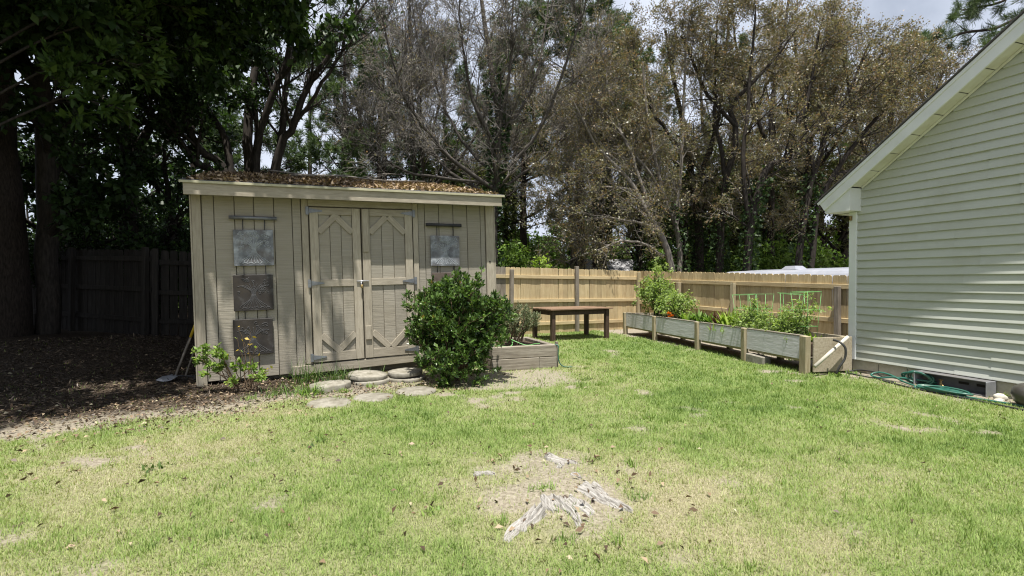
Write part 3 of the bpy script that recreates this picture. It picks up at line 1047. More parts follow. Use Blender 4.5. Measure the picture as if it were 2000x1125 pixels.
while z < zr(HW / 2) - .03:
    zm = z + EX / 2
    xa = 0.06 if zm < zr(0) else (zm - 2.65) / RS
    xb = HW - xa
    j0 = forced.get(k, rr.uniform(.8, 3.4) if k % 2 == 0 else None)
    if j0 is None:
        j0 = joints[-1]
    joints.append(j0)
    cuts = [xa]
    q = j0 if k in forced else j0
    while q < xb - .3:
        if q > xa + .2:
            cuts.append(q)
        q += 3.0
    cuts.append(xb)
    for n_, (a, b) in enumerate(zip(cuts[:-1], cuts[1:])):
        link('siding_panel', lap(a, b + (.02 if n_ < len(cuts) - 2 else 0), z, .0045 * (n_ % 2)), house)
    z += EX
    k += 1
# foundation blocks
piece('foundation', (HW, .2, .5), (HW / 2, .118, -.09), M['block'], house, (0, 0, 0), .004)
q = .0
while q < HW - .1:
    piece('foundation_block', (.385, .03, .155), (q + .195, .012, .108), M['block'], house, (0, 0, 0), .006)
    piece('foundation_block', (.385, .03, .19), (q + .02 + .195 + (.195 if q < HW - .5 else 0), .012, -.072), M['block'], house, (0, 0, 0), .006)
    q += .395
# corner post and the side wall behind it
piece('corner_post', (.115, .040, 2.20), (.017, -.025, 1.288), M['white'], house, (0, 0, 0), .005)
piece('corner_post', (.022, .11, 2.20), (-.052, .041, 1.288), M['white'], house, (0, 0, 0), .005)
piece('side_cladding', (.02, HD - .2, 2.2), (-.016, HD / 2 + .05, 1.288), M['vinyl'], house, (0, 0, 0), .004)
piece('bracket', (.03, .05, .07), (.0, -.06, 2.30), M['brass'], house, (0, 0, 0), .006)
# eave return box
prof = [(-.268, 2.392), (.127, 2.392), (.127, zr(.127) - .012), (-.268, zr(-.268) - .012)]
V = [(x, y, z_) for y in (-.2485, -.004) for (x, z_) in prof]
link('eave_box', pymesh('eave_box', V, [[0, 1, 2, 3], [7, 6, 5, 4]] + [[i, i + 4, (i + 1) % 4 + 4, (i + 1) % 4] for i in range(4)], M['white']), house)
piece('eave_fascia', (.02, HD, .17), (-.28, HD / 2 - .2, 2.49), M['white'], house, (0, 0, 0), .004)
piece('eave_soffit', (.24, HD - .02, .012), (-.146, HD / 2 + .01, 2.386), M['soffit'], house, (0, 0, 0), .003)


def slope_piece(name, xa, xb, dy0, dy1, dz0, dz1, mat, right=False, c=.004):
    """box lying along the gable slope from xa to xb, dz measured square to the slope"""
    L = (xb - xa) / math.cos(RA)
    xm = (xa + xb) / 2
    zm = 2.65 + RS * xm
    o_ = (dz0 + dz1) / 2
    x_ = xm - math.sin(RA) * o_
    z_ = zm + math.cos(RA) * o_
    if right:
        x_ = HW - x_
    piece(name, (L, dy1 - dy0, dz1 - dz0), (x_, (dy0 + dy1) / 2, z_), mat, house, (0, RA if right else -RA, 0), c)


for right in (False, True):
    q = .13
    while q < HW / 2 - .02:
        e = min(q + .27, HW / 2)
        slope_piece('soffit_panel', q + .004, e - .004, -.248, -.003, -.004, .006, M['soffit'], right, .002)
        q = e
    slope_piece('rake_board', -.285, HW / 2 + .02, -.274, -.2495, -.028, .135, M['white'], right)
    slope_piece('frieze_trim', .14, HW / 2, -.046, -.030, -.034, -.006, M['soffit'], right, .003)
    slope_piece('drip_edge', -.305, HW / 2 + .03, -.286, -.2755, .10, .142, M['white'], right, .002)
    slope_piece('roof', -.335, HW / 2 + .045, -.298, HD + .2, .144, .172, M['shingle'], right, .006)

# things along the foot of the house wall
HM = Matrix.Translation((5.13, 7.70, 0)) @ Matrix.Rotation(HA, 4, 'Z')


def hp(x, y, z):
    return np.array(HM @ Vector((x, y, z)))


# vent well: an open grey plastic box tipped on its side
box = thing('vent_box', 'open grey plastic vent box lying against the house foundation', 'box', tuple(hp(1.0, -.17, 0)), (0, 0, HA))
bl, bh, bd = .78, .155, .15
piece('back_panel', (bl, .012, bh), (bl / 2, .14, bh / 2 + .012), M['plastic'], box, (0, 0, 0), .003)
piece('top_panel', (bl, bd, .012), (bl / 2, .07, bh + .018), M['plastic'], box, (0, 0, 0), .003)
piece('bottom_panel', (bl, bd, .012), (bl / 2, .07, .008), M['plastic'], box, (0, 0, 0), .003)
for xx in (-.004, bl + .004):
    piece('end_panel', (.012, bd + .03, bh + .02), (xx, .062, bh / 2 + .014), M['steel'], box, (0, 0, 0), .003)
for xx in (.47, .66):
    piece('slot', (.11, .006, .03), (xx, .129, .10), M['dark'], box, (0, 0, 0), .002)
tp = thing('garden_tap', 'brass garden tap standing inside the grey vent box', 'tap', tuple(hp(1.28, -.14, .012)), (0, 0, HA))
link('body', tube_mesh('body', [([(0, 0, 0), (0, 0, .03), (0, 0, .06), (0, 0, .075), (0, 0, .09)], [.018, .012, .017, .010, .014]), ([(0, 0, .04), (.03, -.02, .04), (.05, -.04, .02)], .010)], M['brass']), tp)
link('handle', tube_mesh('handle', [([(-.025, 0, .098), (.025, 0, .098)], .007)], M['brass']), tp)

# hoses
rh = random.Random(3)


def wander(ctrl, n, z=.014):
    p = smooth_poly(ctrl, n)
    return p


pts = []
for k in range(60):                                   # coil hung on the end of the box
    a = k / 60 * 2 * math.pi * 4
    pts.append(hp(.98 + .16 * math.cos(a) + .01 * k / 10, -.12 - .05 * math.sin(a * .5) - .03 * math.sin(a), .085 + .075 * math.sin(a) + .008 * math.sin(k)))
pts += [hp(.80, -.22, .06), hp(.62, -.30, .03), hp(.50, -.30, .05), hp(.56, -.22, .09), hp(.72, -.20, .07), hp(.92, -.28, .03), hp(1.1, -.36, .02)]
for k in range(64):                                   # flat coil on the ground
    a = k / 64 * 2 * math.pi * 5
    pts.append(hp(1.42 + (.26 + .03 * math.sin(a * .37)) * math.cos(a + 3) + .02 * (k // 13), -.42 - (.075 + .01 * (k // 13)) * math.sin(a + 3), .016 + .009 * (k // 13) + .006 * math.sin(a * 1.7)))
pts += [hp(1.62, -.48, .02), hp(1.85, -.44, .015), hp(2.2, -.40, .015), hp(2.8, -.5, .015)]
hz_ = link('garden_hose', tube_mesh('garden_hose', [(smooth_poly(pts, 420), .0122)], M['hose'], 7))
tag(hz_, 'dark green garden hose coiled beside the house foundation', 'hose')
pts = [hp(.85, -.33, .012), hp(.55, -.31, .012), hp(.25, -.30, .015), hp(.12, -.26, .02), hp(.2, -.16, .06), hp(.42, -.14, .07), hp(.58, -.2, .03), hp(.62, -.30, .012), hp(.8, -.40, .012), hp(1.2, -.5, .012), hp(2.0, -.55, .012), hp(2.6, -.62, .012)]
tag(link('black_hose', tube_mesh('black_hose', [(smooth_poly(pts, 120), .011)], M['blackhose'], 7)), 'black hose lying in the dirt along the house wall', 'hose')
# round dark pot at the frame edge
pr_ = [(.0, .0), (.10, .0), (.155, .05), (.185, .12), (.175, .19), (.13, .235), (.11, .245), (.10, .235), (.0, .20)]
V, F = [], []
NS = 28
for (r_, z_) in pr_:
    for k in range(NS):
        V.append((r_ * math.cos(2 * math.pi * k / NS), r_ * math.sin(2 * math.pi * k / NS), z_))
for i in range(len(pr_) - 1):
    for k in range(NS):
        F.append([i * NS + k, i * NS + (k + 1) % NS, (i + 1) * NS + (k + 1) % NS, (i + 1) * NS + k])
po = link('garden_pot', pymesh('garden_pot', V, F, M['pot'], True), None, tuple(hp(2.24, -.28, -.01)), (R(6), R(4), 0))
tag(po, 'round dark glazed pot against the house at the right edge', 'pot')


def rock(name, label, loc, dims, mat, seed, cat='stone', group=None):
    r_ = np.random.default_rng(seed)
    V, F_ = [], []
    nu, nv = 12, 7
    ph = r_.uniform(0, 6, 6)
    for j in range(nv + 1):
        for i in range(nu):
            th, la = 2 * math.pi * i / nu, math.pi * (j / nv - .5)
            w_ = 1 + .13 * math.sin(2 * th + ph[0]) + .09 * math.sin(3 * th + 2 * la + ph[1]) + .07 * math.sin(5 * th + ph[2])
            cx = abs(math.cos(la)) ** .6
            V.append((dims[0] / 2 * cx * math.cos(th) * w_, dims[1] / 2 * cx * math.sin(th) * w_, dims[2] / 2 * (math.sin(la) + .9) * (1 + .06 * math.sin(4 * th + ph[3]))))
    for j in range(nv):
        for i in range(nu):
            F_.append([j * nu + i, j * nu + (i + 1) % nu, (j + 1) * nu + (i + 1) % nu, (j + 1) * nu + i])
    o = link(name, pymesh(name, V, F_, mat, True), None, loc, (0, 0, r_.uniform(0, 3)))
    return tag(o, label, cat, group)


rock('small_stone', 'larger pale stone between the vent box and the dark pot', tuple(hp(1.93, -.22, -.01)), (.12, .09, .09), M['stone'], 1)
rock('small_stone', 'flat pale stone in front of the dark pot', tuple(hp(1.98, -.33, -.01)), (.15, .10, .05), M['stone'], 2)

# ------------------------------------------------------------------ long raised bed by the side fence
BA = math.atan2(-.9733, .2294)
bed = thing('raised_bed', 'long raised planter bed with grey boards on wooden posts along the side fence', 'planter', (2.94, 13.22, 0), (0, 0, BA))
BL, BW = 5.93, .74
bt = [0, 1.52, 3.21, 4.59, BL]
for i, t_ in enumerate(bt):
    ww = .09 if i < 4 else .125
    piece('post', (ww, .09, .60), (t_ - (.03 if i == 4 else 0), -.012, .255), M['bedpost'], bed, (R(rr.uniform(-1, 1)), R(rr.uniform(-1.5, 1.5)), 0), .005)
    piece('post', (.09, .09, .58), (t_ - (.05 if i == 4 else 0), BW - .03, .24), M['bedpost'], bed, (0, 0, 0), .005)
for a, b in zip(bt[:-1], bt[1:]):
    piece('side_board', (b - a - .095, .022, .33), ((a + b) / 2, .0, .372), M['bedboard'], bed, (0, R(rr.uniform(-.25, .25)), 0), .003)
    piece('top_rail', (b - a - .1, .05, .022), ((a + b) / 2, .012, .550), M['greywoodx'], bed, (0, R(rr.uniform(-.15, .15)), 0), .003)
    piece('side_board', (b - a - .095, .022, .33), ((a + b) / 2, BW - .03, .372), M['bedend'], bed, (0, 0, 0), .003)
    piece('lower_rail', (b - a - .1, .04, .045), ((a + b) / 2, .055, .186), M['bedend'], bed, (0, 0, 0), .004)
piece('end_board', (.022, BW - .06, .50), (BL + .045, BW / 2 + .03, .285), M['bedend'], bed, (0, 0, 0), .003)
piece('end_board', (.022, BW - .1, .33), (-.03, BW / 2 - .01, .372), M['greywoodx'], bed, (0, 0, 0), .003)
piece('floor_board', (BL - .1, BW - .1, .03), (BL / 2, BW / 2 - .01, .222), M['greywoodx'], bed, (0, 0, 0), .003)
piece('soil', (BL - .12, BW - .075, .2), (BL / 2 - .01, BW / 2 - .012, .345), M['soil'], bed, (0, 0, 0), .02)
BM = Matrix.Translation((2.94, 13.22, 0)) @ Matrix.Rotation(BA, 4, 'Z')


def bp_(x, y, z=.445):
    return np.array(BM @ Vector((x, y, z)))


cb_ = piece('concrete_block', (.38, .17, .17), tuple(bp_(4.88, .02, .05)), M['concrete'], None, (0, R(3), BA + .1), .012)
tag(cb_, 'pale concrete block on the grass under the long raised bed', 'block')
pole = link('leaning_pole', tube_mesh('leaning_pole', [([at(1591, 716, 7.25), at(1656, 658, 7.42)], .026)], M['pvc'], 10))
tag(pole, 'pale pole leaning diagonally across the end of the raised bed', 'pole')
p = smooth_poly([at(1628, 664, 7.35), at(1640, 668, 7.25), at(1651, 680, 7.2), at(1650, 700, 7.2), at(1640, 716, 7.2), at(1633, 730, 7.22)], 30)
tag(link('black_hose', tube_mesh('black_hose', [(p, .016)], M['blackhose'], 8)), 'short black hose draped over the end of the raised bed', 'hose')

# ------------------------------------------------------------------ potting table
TA = math.atan2(.44, .898)
tb = thing('wooden_table', 'dark legged wooden table with weathered plank top before the back fence', 'table', (.92, 11.52, 0), (0, 0, TA))
TL, TWd, TH = 1.48, .84, .70
for i in range(6):
    yw = (TWd + .2) / 6
    piece('plank', (TL + .24, yw - .006, .032), (TL / 2 + rr.uniform(-.02, .02), -.1 + yw * (i + .5), TH + .017 + rr.uniform(-.003, .003)), M['tabletop'], tb, (R(rr.uniform(-.8, .8)), R(rr.uniform(-.3, .3)), R(rr.uniform(-.3, .3))), .004)
for x_ in (0, TL):
    for y_ in (0, TWd):
        piece('leg', (.095, .095, TH + .02), (x_, y_, TH / 2 - .012), M['tabledark'], tb, (0, 0, 0), .006)
for y_ in (0, TWd):
    piece('apron', (TL - .10, .04, .105), (TL / 2, y_, TH - .06), M['tabledark'], tb, (0, 0, 0), .004)
for x_ in (0, TL):
    piece('apron', (.04, TWd - .10, .105), (x_, TWd / 2, TH - .06), M['tabledark'], tb, (0, 0, 0), .004)

# ------------------------------------------------------------------ timber planter beside the shed
PA = math.atan2(.34, .94)
pl = thing('timber_planter', 'low weathered timber planter box between the bush and the lawn', 'planter', (-.30, 7.64, 0), (0, 0, PA))
PW, PD = 1.07, 1.15
for lev in (0, 1):
    zc = .09 + lev * .182
    if lev:
        piece('timber', (PW, .09, .178), (PW / 2, .045, zc + .002), M['greywoodx'], pl, (0, 0, R(.4)), .007)
    else:
        piece('timber', (PW * .72, .09, .178), (PW * .36, .045 - .004, zc), M['greywoodx'], pl, (0, 0, 0), .007)
        piece('timber', (PW * .275, .09, .178), (PW * .86, .045, zc - .002), M['greywoodx'], pl, (0, 0, 0), .007)
    piece('timber', (.09, PD - .1, .178), (PW - .045, .05 + PD / 2, zc), M['greywood'], pl, (0, 0, 0), .007)
    piece('timber', (.09, PD - .1, .178), (.045, .05 + PD / 2, zc), M['greywood'], pl, (0, 0, 0), .007)
    piece('timber', (PW, .09, .178), (PW / 2, PD + .05, zc), M['greywoodx'], pl, (0, 0, 0), .007)
piece('stake', (.045, .045, .42), (PW + .026, .08, .19), M['greywood'], pl, (0, 0, 0), .004)
piece('soil', (PW - .19, PD - .12, .3), (PW / 2, PD / 2 + .05, .165), M['soil'], pl, (0, 0, 0), .02)
PM = Matrix.Translation((-.30, 7.64, 0)) @ Matrix.Rotation(PA, 4, 'Z')


def pp_(x, y, z=.315):
    return np.array(PM @ Vector((x, y, z)))


pts = [pp_(.15, .5, .33), pp_(.4, .3, .33), pp_(.5, .5, .40), pp_(.45, .35, .42), pp_(.62, .2, .35), pp_(.75, .12, .375), pp_(.8, .06, .385)]
tag(link('planter_hose', tube_mesh('planter_hose', [(smooth_poly(pts, 50), .008)], M['cage'], 6)), 'bright green hose lying on the soil of the timber planter', 'hose')
pts = [pp_(PW - .03, .02, .37), pp_(PW + .01, -.02, .34), pp_(PW + .005, -.025, .2), pp_(PW + .03, -.03, .08), pp_(PW + .1, -.06, .02), pp_(PW + .22, -.09, .015)]
tag(link('planter_hose', tube_mesh('planter_hose', [(smooth_poly(pts, 40), .0095)], M['hose'], 6)), 'dark hose hanging down the corner of the timber planter', 'hose')


# ------------------------------------------------------------------ stepping stones
def stone(label, x, y, z, r, h, seed, tilt=(0, 0)):
    r_ = np.random.default_rng(seed)
    NS = 40
    th = np.arange(NS) * 2 * np.pi / NS
    wv = 1 + .015 * np.sin(3 * th + r_.uniform(0, 6)) + .01 * np.sin(7 * th + r_.uniform(0, 6)) + r_.normal(size=NS) * .011
    rings = [(r * .985, 0), (r, .012), (r * 1.0, h - .012), (r * .975, h), (r * .6, h + .004), (.001, h + .004)]
    V, F_ = [], []
    for (q, z_) in rings:
        for k in range(NS):
            V.append((q * wv[k] * math.cos(th[k]), q * wv[k] * math.sin(th[k]), z_ + (r_.normal() * .0012)))
    for i in range(len(rings) - 1):
        for k in range(NS):
            F_.append([i * NS + k, i * NS + (k + 1) % NS, (i + 1) * NS + (k + 1) % NS, (i + 1) * NS + k])
    o = link('stepping_stone', pymesh('stepping_stone', V, F_, M['concrete'], True), None, (x, y, z), (R(tilt[0]), R(tilt[1]), r_.uniform(0, 6)))
    return tag(o, label, 'stepping stone', 'round stepping stones at the shed doors')


stone('round stepping stone, left one beside the grass tuft at the shed door', -2.30, 6.46, -.035, .255, .10, 1, (2, -3))
stone('bright upper round stone of the middle pair below the doors', -1.94, 6.86, .058, .255, .06, 2, (3, -2))
stone('lower round stone of the middle pair below the doors', -1.90, 6.84, -.02, .26, .06, 3, (2, -2))
stone('upper round stone with broken rim beside the bush', -1.48, 7.10, .058, .235, .06, 4, (2, 1))
stone('lower round stone of the pair beside the bush', -1.46, 7.06, -.02, .25, .06, 5, (1, 1))
stone('flat round stone sunk in the lawn, front left of the six', -2.03, 5.67, -.045, .235, .055, 6, (0, 1))
stone('flat round stone sunk in the lawn, middle of the front row', -1.61, 5.95, -.047, .235, .055, 7, (1, 0))
stone('flat round stone sunk in the lawn, front right near the bush', -1.18, 6.27, -.042, .245, .055, 8, (1, 1))

# ------------------------------------------------------------------ tools leaning on the shed side
sv = thing('shovel', 'flat steel shovel with yellow handle leaning on the shed side', 'shovel', (-4.60, 6.98, 0))
b0 = np.array([.0, .0, .06])
b1 = np.array([.155, .36, .98])
dv = b1 - b0
link('shaft', tube_mesh('shaft', [([b0, b0 + dv * .55], .016)], M['greywood']), sv)
link('grip', tube_mesh('grip', [([b0 + dv * .55, b1], .019)], M['yellow']), sv)
V, Fk = [], []
for j, (zz, wq) in enumerate([(0, .10), (.08, .105), (.16, .10), (.2, .05), (.25, .02)]):
    for i in range(5):
        u = i / 4 * 2 - 1
        V.append((u * wq - .05 + .2 * (zz - .1), -.14 + zz * .55 + .0, .012 + zz * .22 + .02 * u * u))
for j in range(4):
    for i in range(4):
        Fk.append([j * 5 + i, j * 5 + i + 1, (j + 1) * 5 + i + 1, (j + 1) * 5 + i])
bo = link('blade', pymesh('blade', V, Fk, M['steel'], True), sv)
bo.modifiers.new('thick', 'SOLIDIFY').thickness = .004
rk = thing('garden_rake', 'thin handled rake leaning behind the shovel on the shed side', 'rake', (-4.50, 7.04, .02))
link('shaft', tube_mesh('shaft', [([(0, 0, .03), (.06, .24, .60)], .013)], M['greywood']), rk)
link('grip', tube_mesh('grip', [([(.06, .24, .60), (.10, .36, .92)], .015)], M['yellow']), rk)
link('head', tube_mesh('head', [([(-.14, .02, .03), (.14, -.02, .03)], .010)] + [([(-.14 + .035 * q, .02 - .005 * q, .03), (-.14 + .035 * q, .02 - .005 * q - .03, -.03)], .004) for q in range(9)], M['blackmetal'], 6), rk)

# ------------------------------------------------------------------ rotted stump in the lawn
stp = thing('tree_stump', 'bleached rotting stump with splayed white roots in the lawn', 'stump', (.30, 3.36, 0))


def root(p0, p1, w0, w1, h_, seed, fibres=7):
    r_ = np.random.default_rng(seed)
    p0, p1 = np.array([*p0, 0.]), np.array([*p1, 0.])
    p0[:2] -= (.30, 3.36)
    p1[:2] -= (.30, 3.36)
    L = np.linalg.norm(p1 - p0)
    d = (p1 - p0) / L
    s = np.array([-d[1], d[0], 0])
    n, mseg = 40, 30
    off = r_.uniform(0, 50)
    uu, vv = np.meshgrid(np.linspace(0, 1, n), np.linspace(-1, 1, mseg), indexing='ij')
    fib = fbm(vv * fibres * .9 + off + .25 * np.sin(uu * 4 + off), uu * 1.3 + off, 1, 4, seed)
    big = fbm(vv * 1.3 + off, uu * 2.2 + off, 1, 2, seed + 7)
    w_ = (w0 * (1 - uu) + w1 * uu) * (1 + .35 * (vnoise(uu * 5 + off, uu * 0 + np.sign(vv) * 3, seed) - .5))
    env = np.clip(1 - vv ** 4, 0, 1) ** .7 * sstep(0, .12, uu + .02 * 0) * sstep(0, .10, 1 - uu)
    hz = .85 * h_ * env * (1 - .55 * uu) * (.22 + .7 * big + 1.25 * (fib - .5)) - .028 * (1 - env)
    frng = .07 * (vnoise(vv * 6 + off, vv * 0 + 2.0, seed) - .5) * (np.abs(uu - .5) * 2) ** 3
    along = L * uu + frng
    acr = vv * w_ + .018 * np.sin(uu * 6 + off)
    P_ = p0[None, None] + d[None, None] * along[..., None] + s[None, None] * acr[..., None]
    P_[..., 2] = hz + ground_z(P_[..., 0] + .30, P_[..., 1] + 3.36)
    ids_ = np.arange(n * mseg).reshape(n, mseg)
    F_ = np.stack([ids_[:-1, :-1], ids_[1:, :-1], ids_[1:, 1:], ids_[:-1, 1:]], -1).reshape(-1, 4)
    ang = math.atan2(d[1], d[0])
    V_ = P_.reshape(-1, 3)
    ca_, sa_ = math.cos(-ang), math.sin(-ang)
    V_ = np.stack([V_[:, 0] * ca_ - V_[:, 1] * sa_, V_[:, 0] * sa_ + V_[:, 1] * ca_, V_[:, 2]], -1)
    return link('root', fastmesh('root', V_, F_, M['rootwood'], smooth=False), stp, (0, 0, 0), (0, 0, ang))


root((.16, 3.01), (-.04, 2.63), .062, .03, .075, 1, 6)
root((.11, 2.97), (.05, 2.74), .032, .022, .055, 21, 4)
root((.19, 3.13), (.24, 2.96), .055, .05, .06, 2, 5)
root((.27, 3.12), (.385, 2.79), .048, .024, .07, 3, 5)
root((.33, 3.10), (.46, 2.91), .052, .03, .065, 4, 5)
root((.44, 3.28), (.69, 2.95), .066, .028, .08, 5, 6)
root((.50, 3.32), (.60, 3.17), .04, .03, .05, 12, 4)
root((.24, 3.87), (.48, 3.74), .05, .03, .06, 6, 5)
root((.33, 3.75), (.36, 3.62), .04, .022, .035, 7, 4)
root((-.26, 3.56), (-.12, 3.53), .035, .022, .045, 8, 4)
root((.41, 3.47), (.48, 3.41), .035, .022, .035, 9, 4)

# ------------------------------------------------------------------ neighbours: camper and far house
cv = Matrix.Translation((6.45, 15.4, 0))
ca = math.atan2(-5.0, 1.3)
cp = thing('camper_trailer', 'white camper trailer with rounded roof behind the side fence', 'camper', (6.35, 15.6, -.10), (0, 0, ca))
prof = [(0, .45), (0, 1.35)] + [(.32 - .32 * math.cos(q * math.pi / 12), 1.35 + .40 * math.sin(q * math.pi / 12)) for q in range(1, 7)] + [(1.05, 1.80)]
prof = prof + [(2.1 - x, z_) for (x, z_) in prof[::-1][1:]]
NP = len(prof)
V = [(x, y, z_) for x in (0, 5.4) for (y, z_) in prof]
F = [[i, i + 1, i + 1 + NP, i + NP] for i in range(NP - 1)] + [list(range(NP))[::-1], [i + NP for i in range(NP)]]
link('body', pymesh('body', V, F, M['camper']), cp)
piece('end_panel', (.03, 1.9, .8), (-.018, 1.05, 1.0), M['camperend'], cp, (0, 0, 0), .01)
piece('side_stripe', (5.2, .012, .10), (2.7, -.008, 1.05), M['camperend'], cp, (0, 0, 0), .003)
for x_ in (2.3, 3.1):
    w_ = link('wheel', tube_mesh('wheel', [([(0, 0, 0), (0, .18, 0)], .32)], M['blackhose'], 20), cp, (x_, .02, .33))
Vv = [(-.26, -.2, 0), (.26, -.2, 0), (.26, .2, 0), (-.26, .2, 0), (-.16, -.12, .10), (.16, -.12, .10), (.16, .12, .10), (-.16, .12, .10)]
link('roof_vent', pymesh('roof_vent', Vv, [(0, 1, 5, 4), (1, 2, 6, 5), (2, 3, 7, 6), (3, 0, 4, 7), (4, 5, 6, 7)], M['camper']), cp, (2.2, .62, 1.765))


def far_house(name, label, loc, rz, W, D, wall_h, ridge):
    t = thing(name, label, 'house', loc, (0, 0, rz))
    V = [(-W / 2, -D / 2, 0), (W / 2, -D / 2, 0), (W / 2, D / 2, 0), (-W / 2, D / 2, 0), (-W / 2, -D / 2, wall_h), (W / 2, -D / 2, wall_h), (W / 2, D / 2, wall_h), (-W / 2, D / 2, wall_h),
         (-W / 2, 0, ridge - .1), (W / 2, 0, ridge - .1)]
    F_ = [[0, 1, 5, 4], [2, 3, 7, 6], [1, 2, 6, 9, 5], [3, 0, 4, 8, 7]]
    link('wall', pymesh('wall', V, F_, M['farwall']), t)
    a_ = math.atan2(ridge - wall_h, D / 2)
    L = math.hypot(ridge - wall_h, D / 2) + .4
    for s in (-1, 1):
        piece('roof', (W + .8, L, .12), (0, s * (D / 4 + .1), (wall_h + ridge) / 2 + .02), M['farroof'], t, (-s * a_, 0, 0), .02)
    for k in range(3):
        f_ = piece('window', (1.0, .08, 1.2), (-W / 3 + k * W / 3, -D / 2 - .02, wall_h - 1.2), M['white'], t, (0, 0, 0), .01)
        piece('pane', (.84, .02, 1.04), (0, -.045, 0), M['glass'], f_, (0, 0, 0), .005)
    return t


far_house('far_house', 'distant house with grey shingle roof seen between trunks above the back fence', (5.3, 25.5, -.45), R(14), 3.2, 4, 1.7, 2.75)
# ------------------------------------------------------------------ plants of the yard
def bush(name, label, base, targets, r0, levels, leaf, seed, barkm='twigbrown', twigm='twigbrown', cat='shrub', group=None, root_spread=.06):
    """many stems from one foot towards the target points"""
    r_ = np.random.default_rng(seed)
    base = np.asarray(base, float)
    ctr, rad = [], []
    for q in targets:
        q = np.asarray(q, float)
        b_ = base + np.array([*(r_.normal(size=2) * root_spread), -.02])
        mid = b_ * .5 + q * .5 + np.array([0, 0, .12 * np.linalg.norm(q - b_)]) + r_.normal(size=3) * .03
        ctr.append([b_, mid, q])
        rad.append((r0, r0 * .35))
    return build_tree(name, label, base, ctr, rad, levels, leaf, seed, barkm, twigm, P=6, sides=5, cat=cat, group=group, jit=.01)


def ellipsoid_targets(r_, c, rad, n, zmin=-.6):
    out = []
    while len(out) < n:
        v = r_.normal(size=3)
        v /= np.linalg.norm(v)
        if v[2] < zmin:
            continue
        out.append(np.asarray(c) + v * np.asarray(rad) * r_.uniform(.55, .85))
    return out


rb = np.random.default_rng(5)
HB = np.array([-.80, 7.12, 0])
tg = ellipsoid_targets(rb, (-.70, 7.0, .80), (.88, .54, .62), 62, -.6)
tg += [np.array(q) for q in ((-1.12, 6.75, .22), (-.95, 6.55, .30), (-.75, 6.5, .25), (-.55, 6.6, .35), (-.35, 6.7, .45), (-.25, 6.85, .55), (-.5, 6.6, .15), (-.85, 6.55, .12), (-1.3, 6.9, .55), (-.3, 6.8, .3))]
tg += [np.array((-.70 + .62 * math.sin(k * 2.4) * (.4 + .6 * ((k * 7) % 5) / 4), 6.98 + .3 * math.cos(k * 2.4), 1.10 + .08 * ((k * 3) % 4) - .22 * abs(math.sin(k * 2.4)))) for k in range(16)]
bush('holly_bush', 'dense glossy dark green bush in front of the right half of the shed', HB, tg, .014,
     [dict(n=8, t=(.35, 1), ang=(20, 60), ln=(.16, .34), P=4, rr=.5, up=.35, wob=.12, shorten=.2, rmin=.0025),
      dict(n=5, t=(.2, 1), ang=(20, 55), ln=(.06, .14), P=3, rr=.6, up=.35, wob=.12, shorten=.2, rmin=.0018)],
     dict(n=9, L=.058, W=.028, mat='leaf_holly', t0=.1, spread=.008, along=.8, droop=.25, flat=.35), 5)

# pale straggly shrub against the shed wall
base = (-3.42, 6.38, 0)
tg = [(-3.72, 6.12, .52), (-3.78, 6.15, .38), (-3.62, 6.08, .58), (-3.70, 6.15, .24), (-3.52, 6.12, .50), (-3.30, 6.15, .36), (-3.15, 6.2, .30), (-3.60, 6.1, .36), (-3.35, 6.1, .16), (-3.05, 6.15, .20), (-3.78, 6.1, .46), (-3.45, 6.1, .44), (-2.98, 6.2, .26)]
bush('rose_shrub', 'small straggly shrub with pale green leaves by the left corner of the shed', base, tg, .007,
     [dict(n=5, t=(.55, 1), ang=(20, 60), ln=(.06, .16), P=3, rr=.6, up=.2, wob=.1, rmin=.002)],
     dict(n=9, L=.055, W=.034, mat='leaf_shrub', t0=.2, spread=.01, along=.6, droop=.1, flat=.5), 9)
tg = [(-3.38, 6.3, .66), (-3.30, 6.3, .60), (-3.25, 6.35, .72), (-3.18, 6.32, .50), (-3.1, 6.3, .38), (-3.36, 6.25, .8), (-2.98, 6.3, .28), (-3.45, 6.22, .45), (-3.2, 6.2, .34)]
bush('dry_shrub', 'cluster of brown bare stems with a few yellow leaves before the lowest left plaque', (-3.22, 6.42, 0), tg, .006,
     [dict(n=3, t=(.5, 1), ang=(20, 50), ln=(.05, .12), P=3, rr=.6, up=.2, wob=.1, rmin=.002)],
     dict(n=1, L=.05, W=.028, mat='leaf_shrub', t0=.8, tone=lambda p: .45, spread=.005), 10)


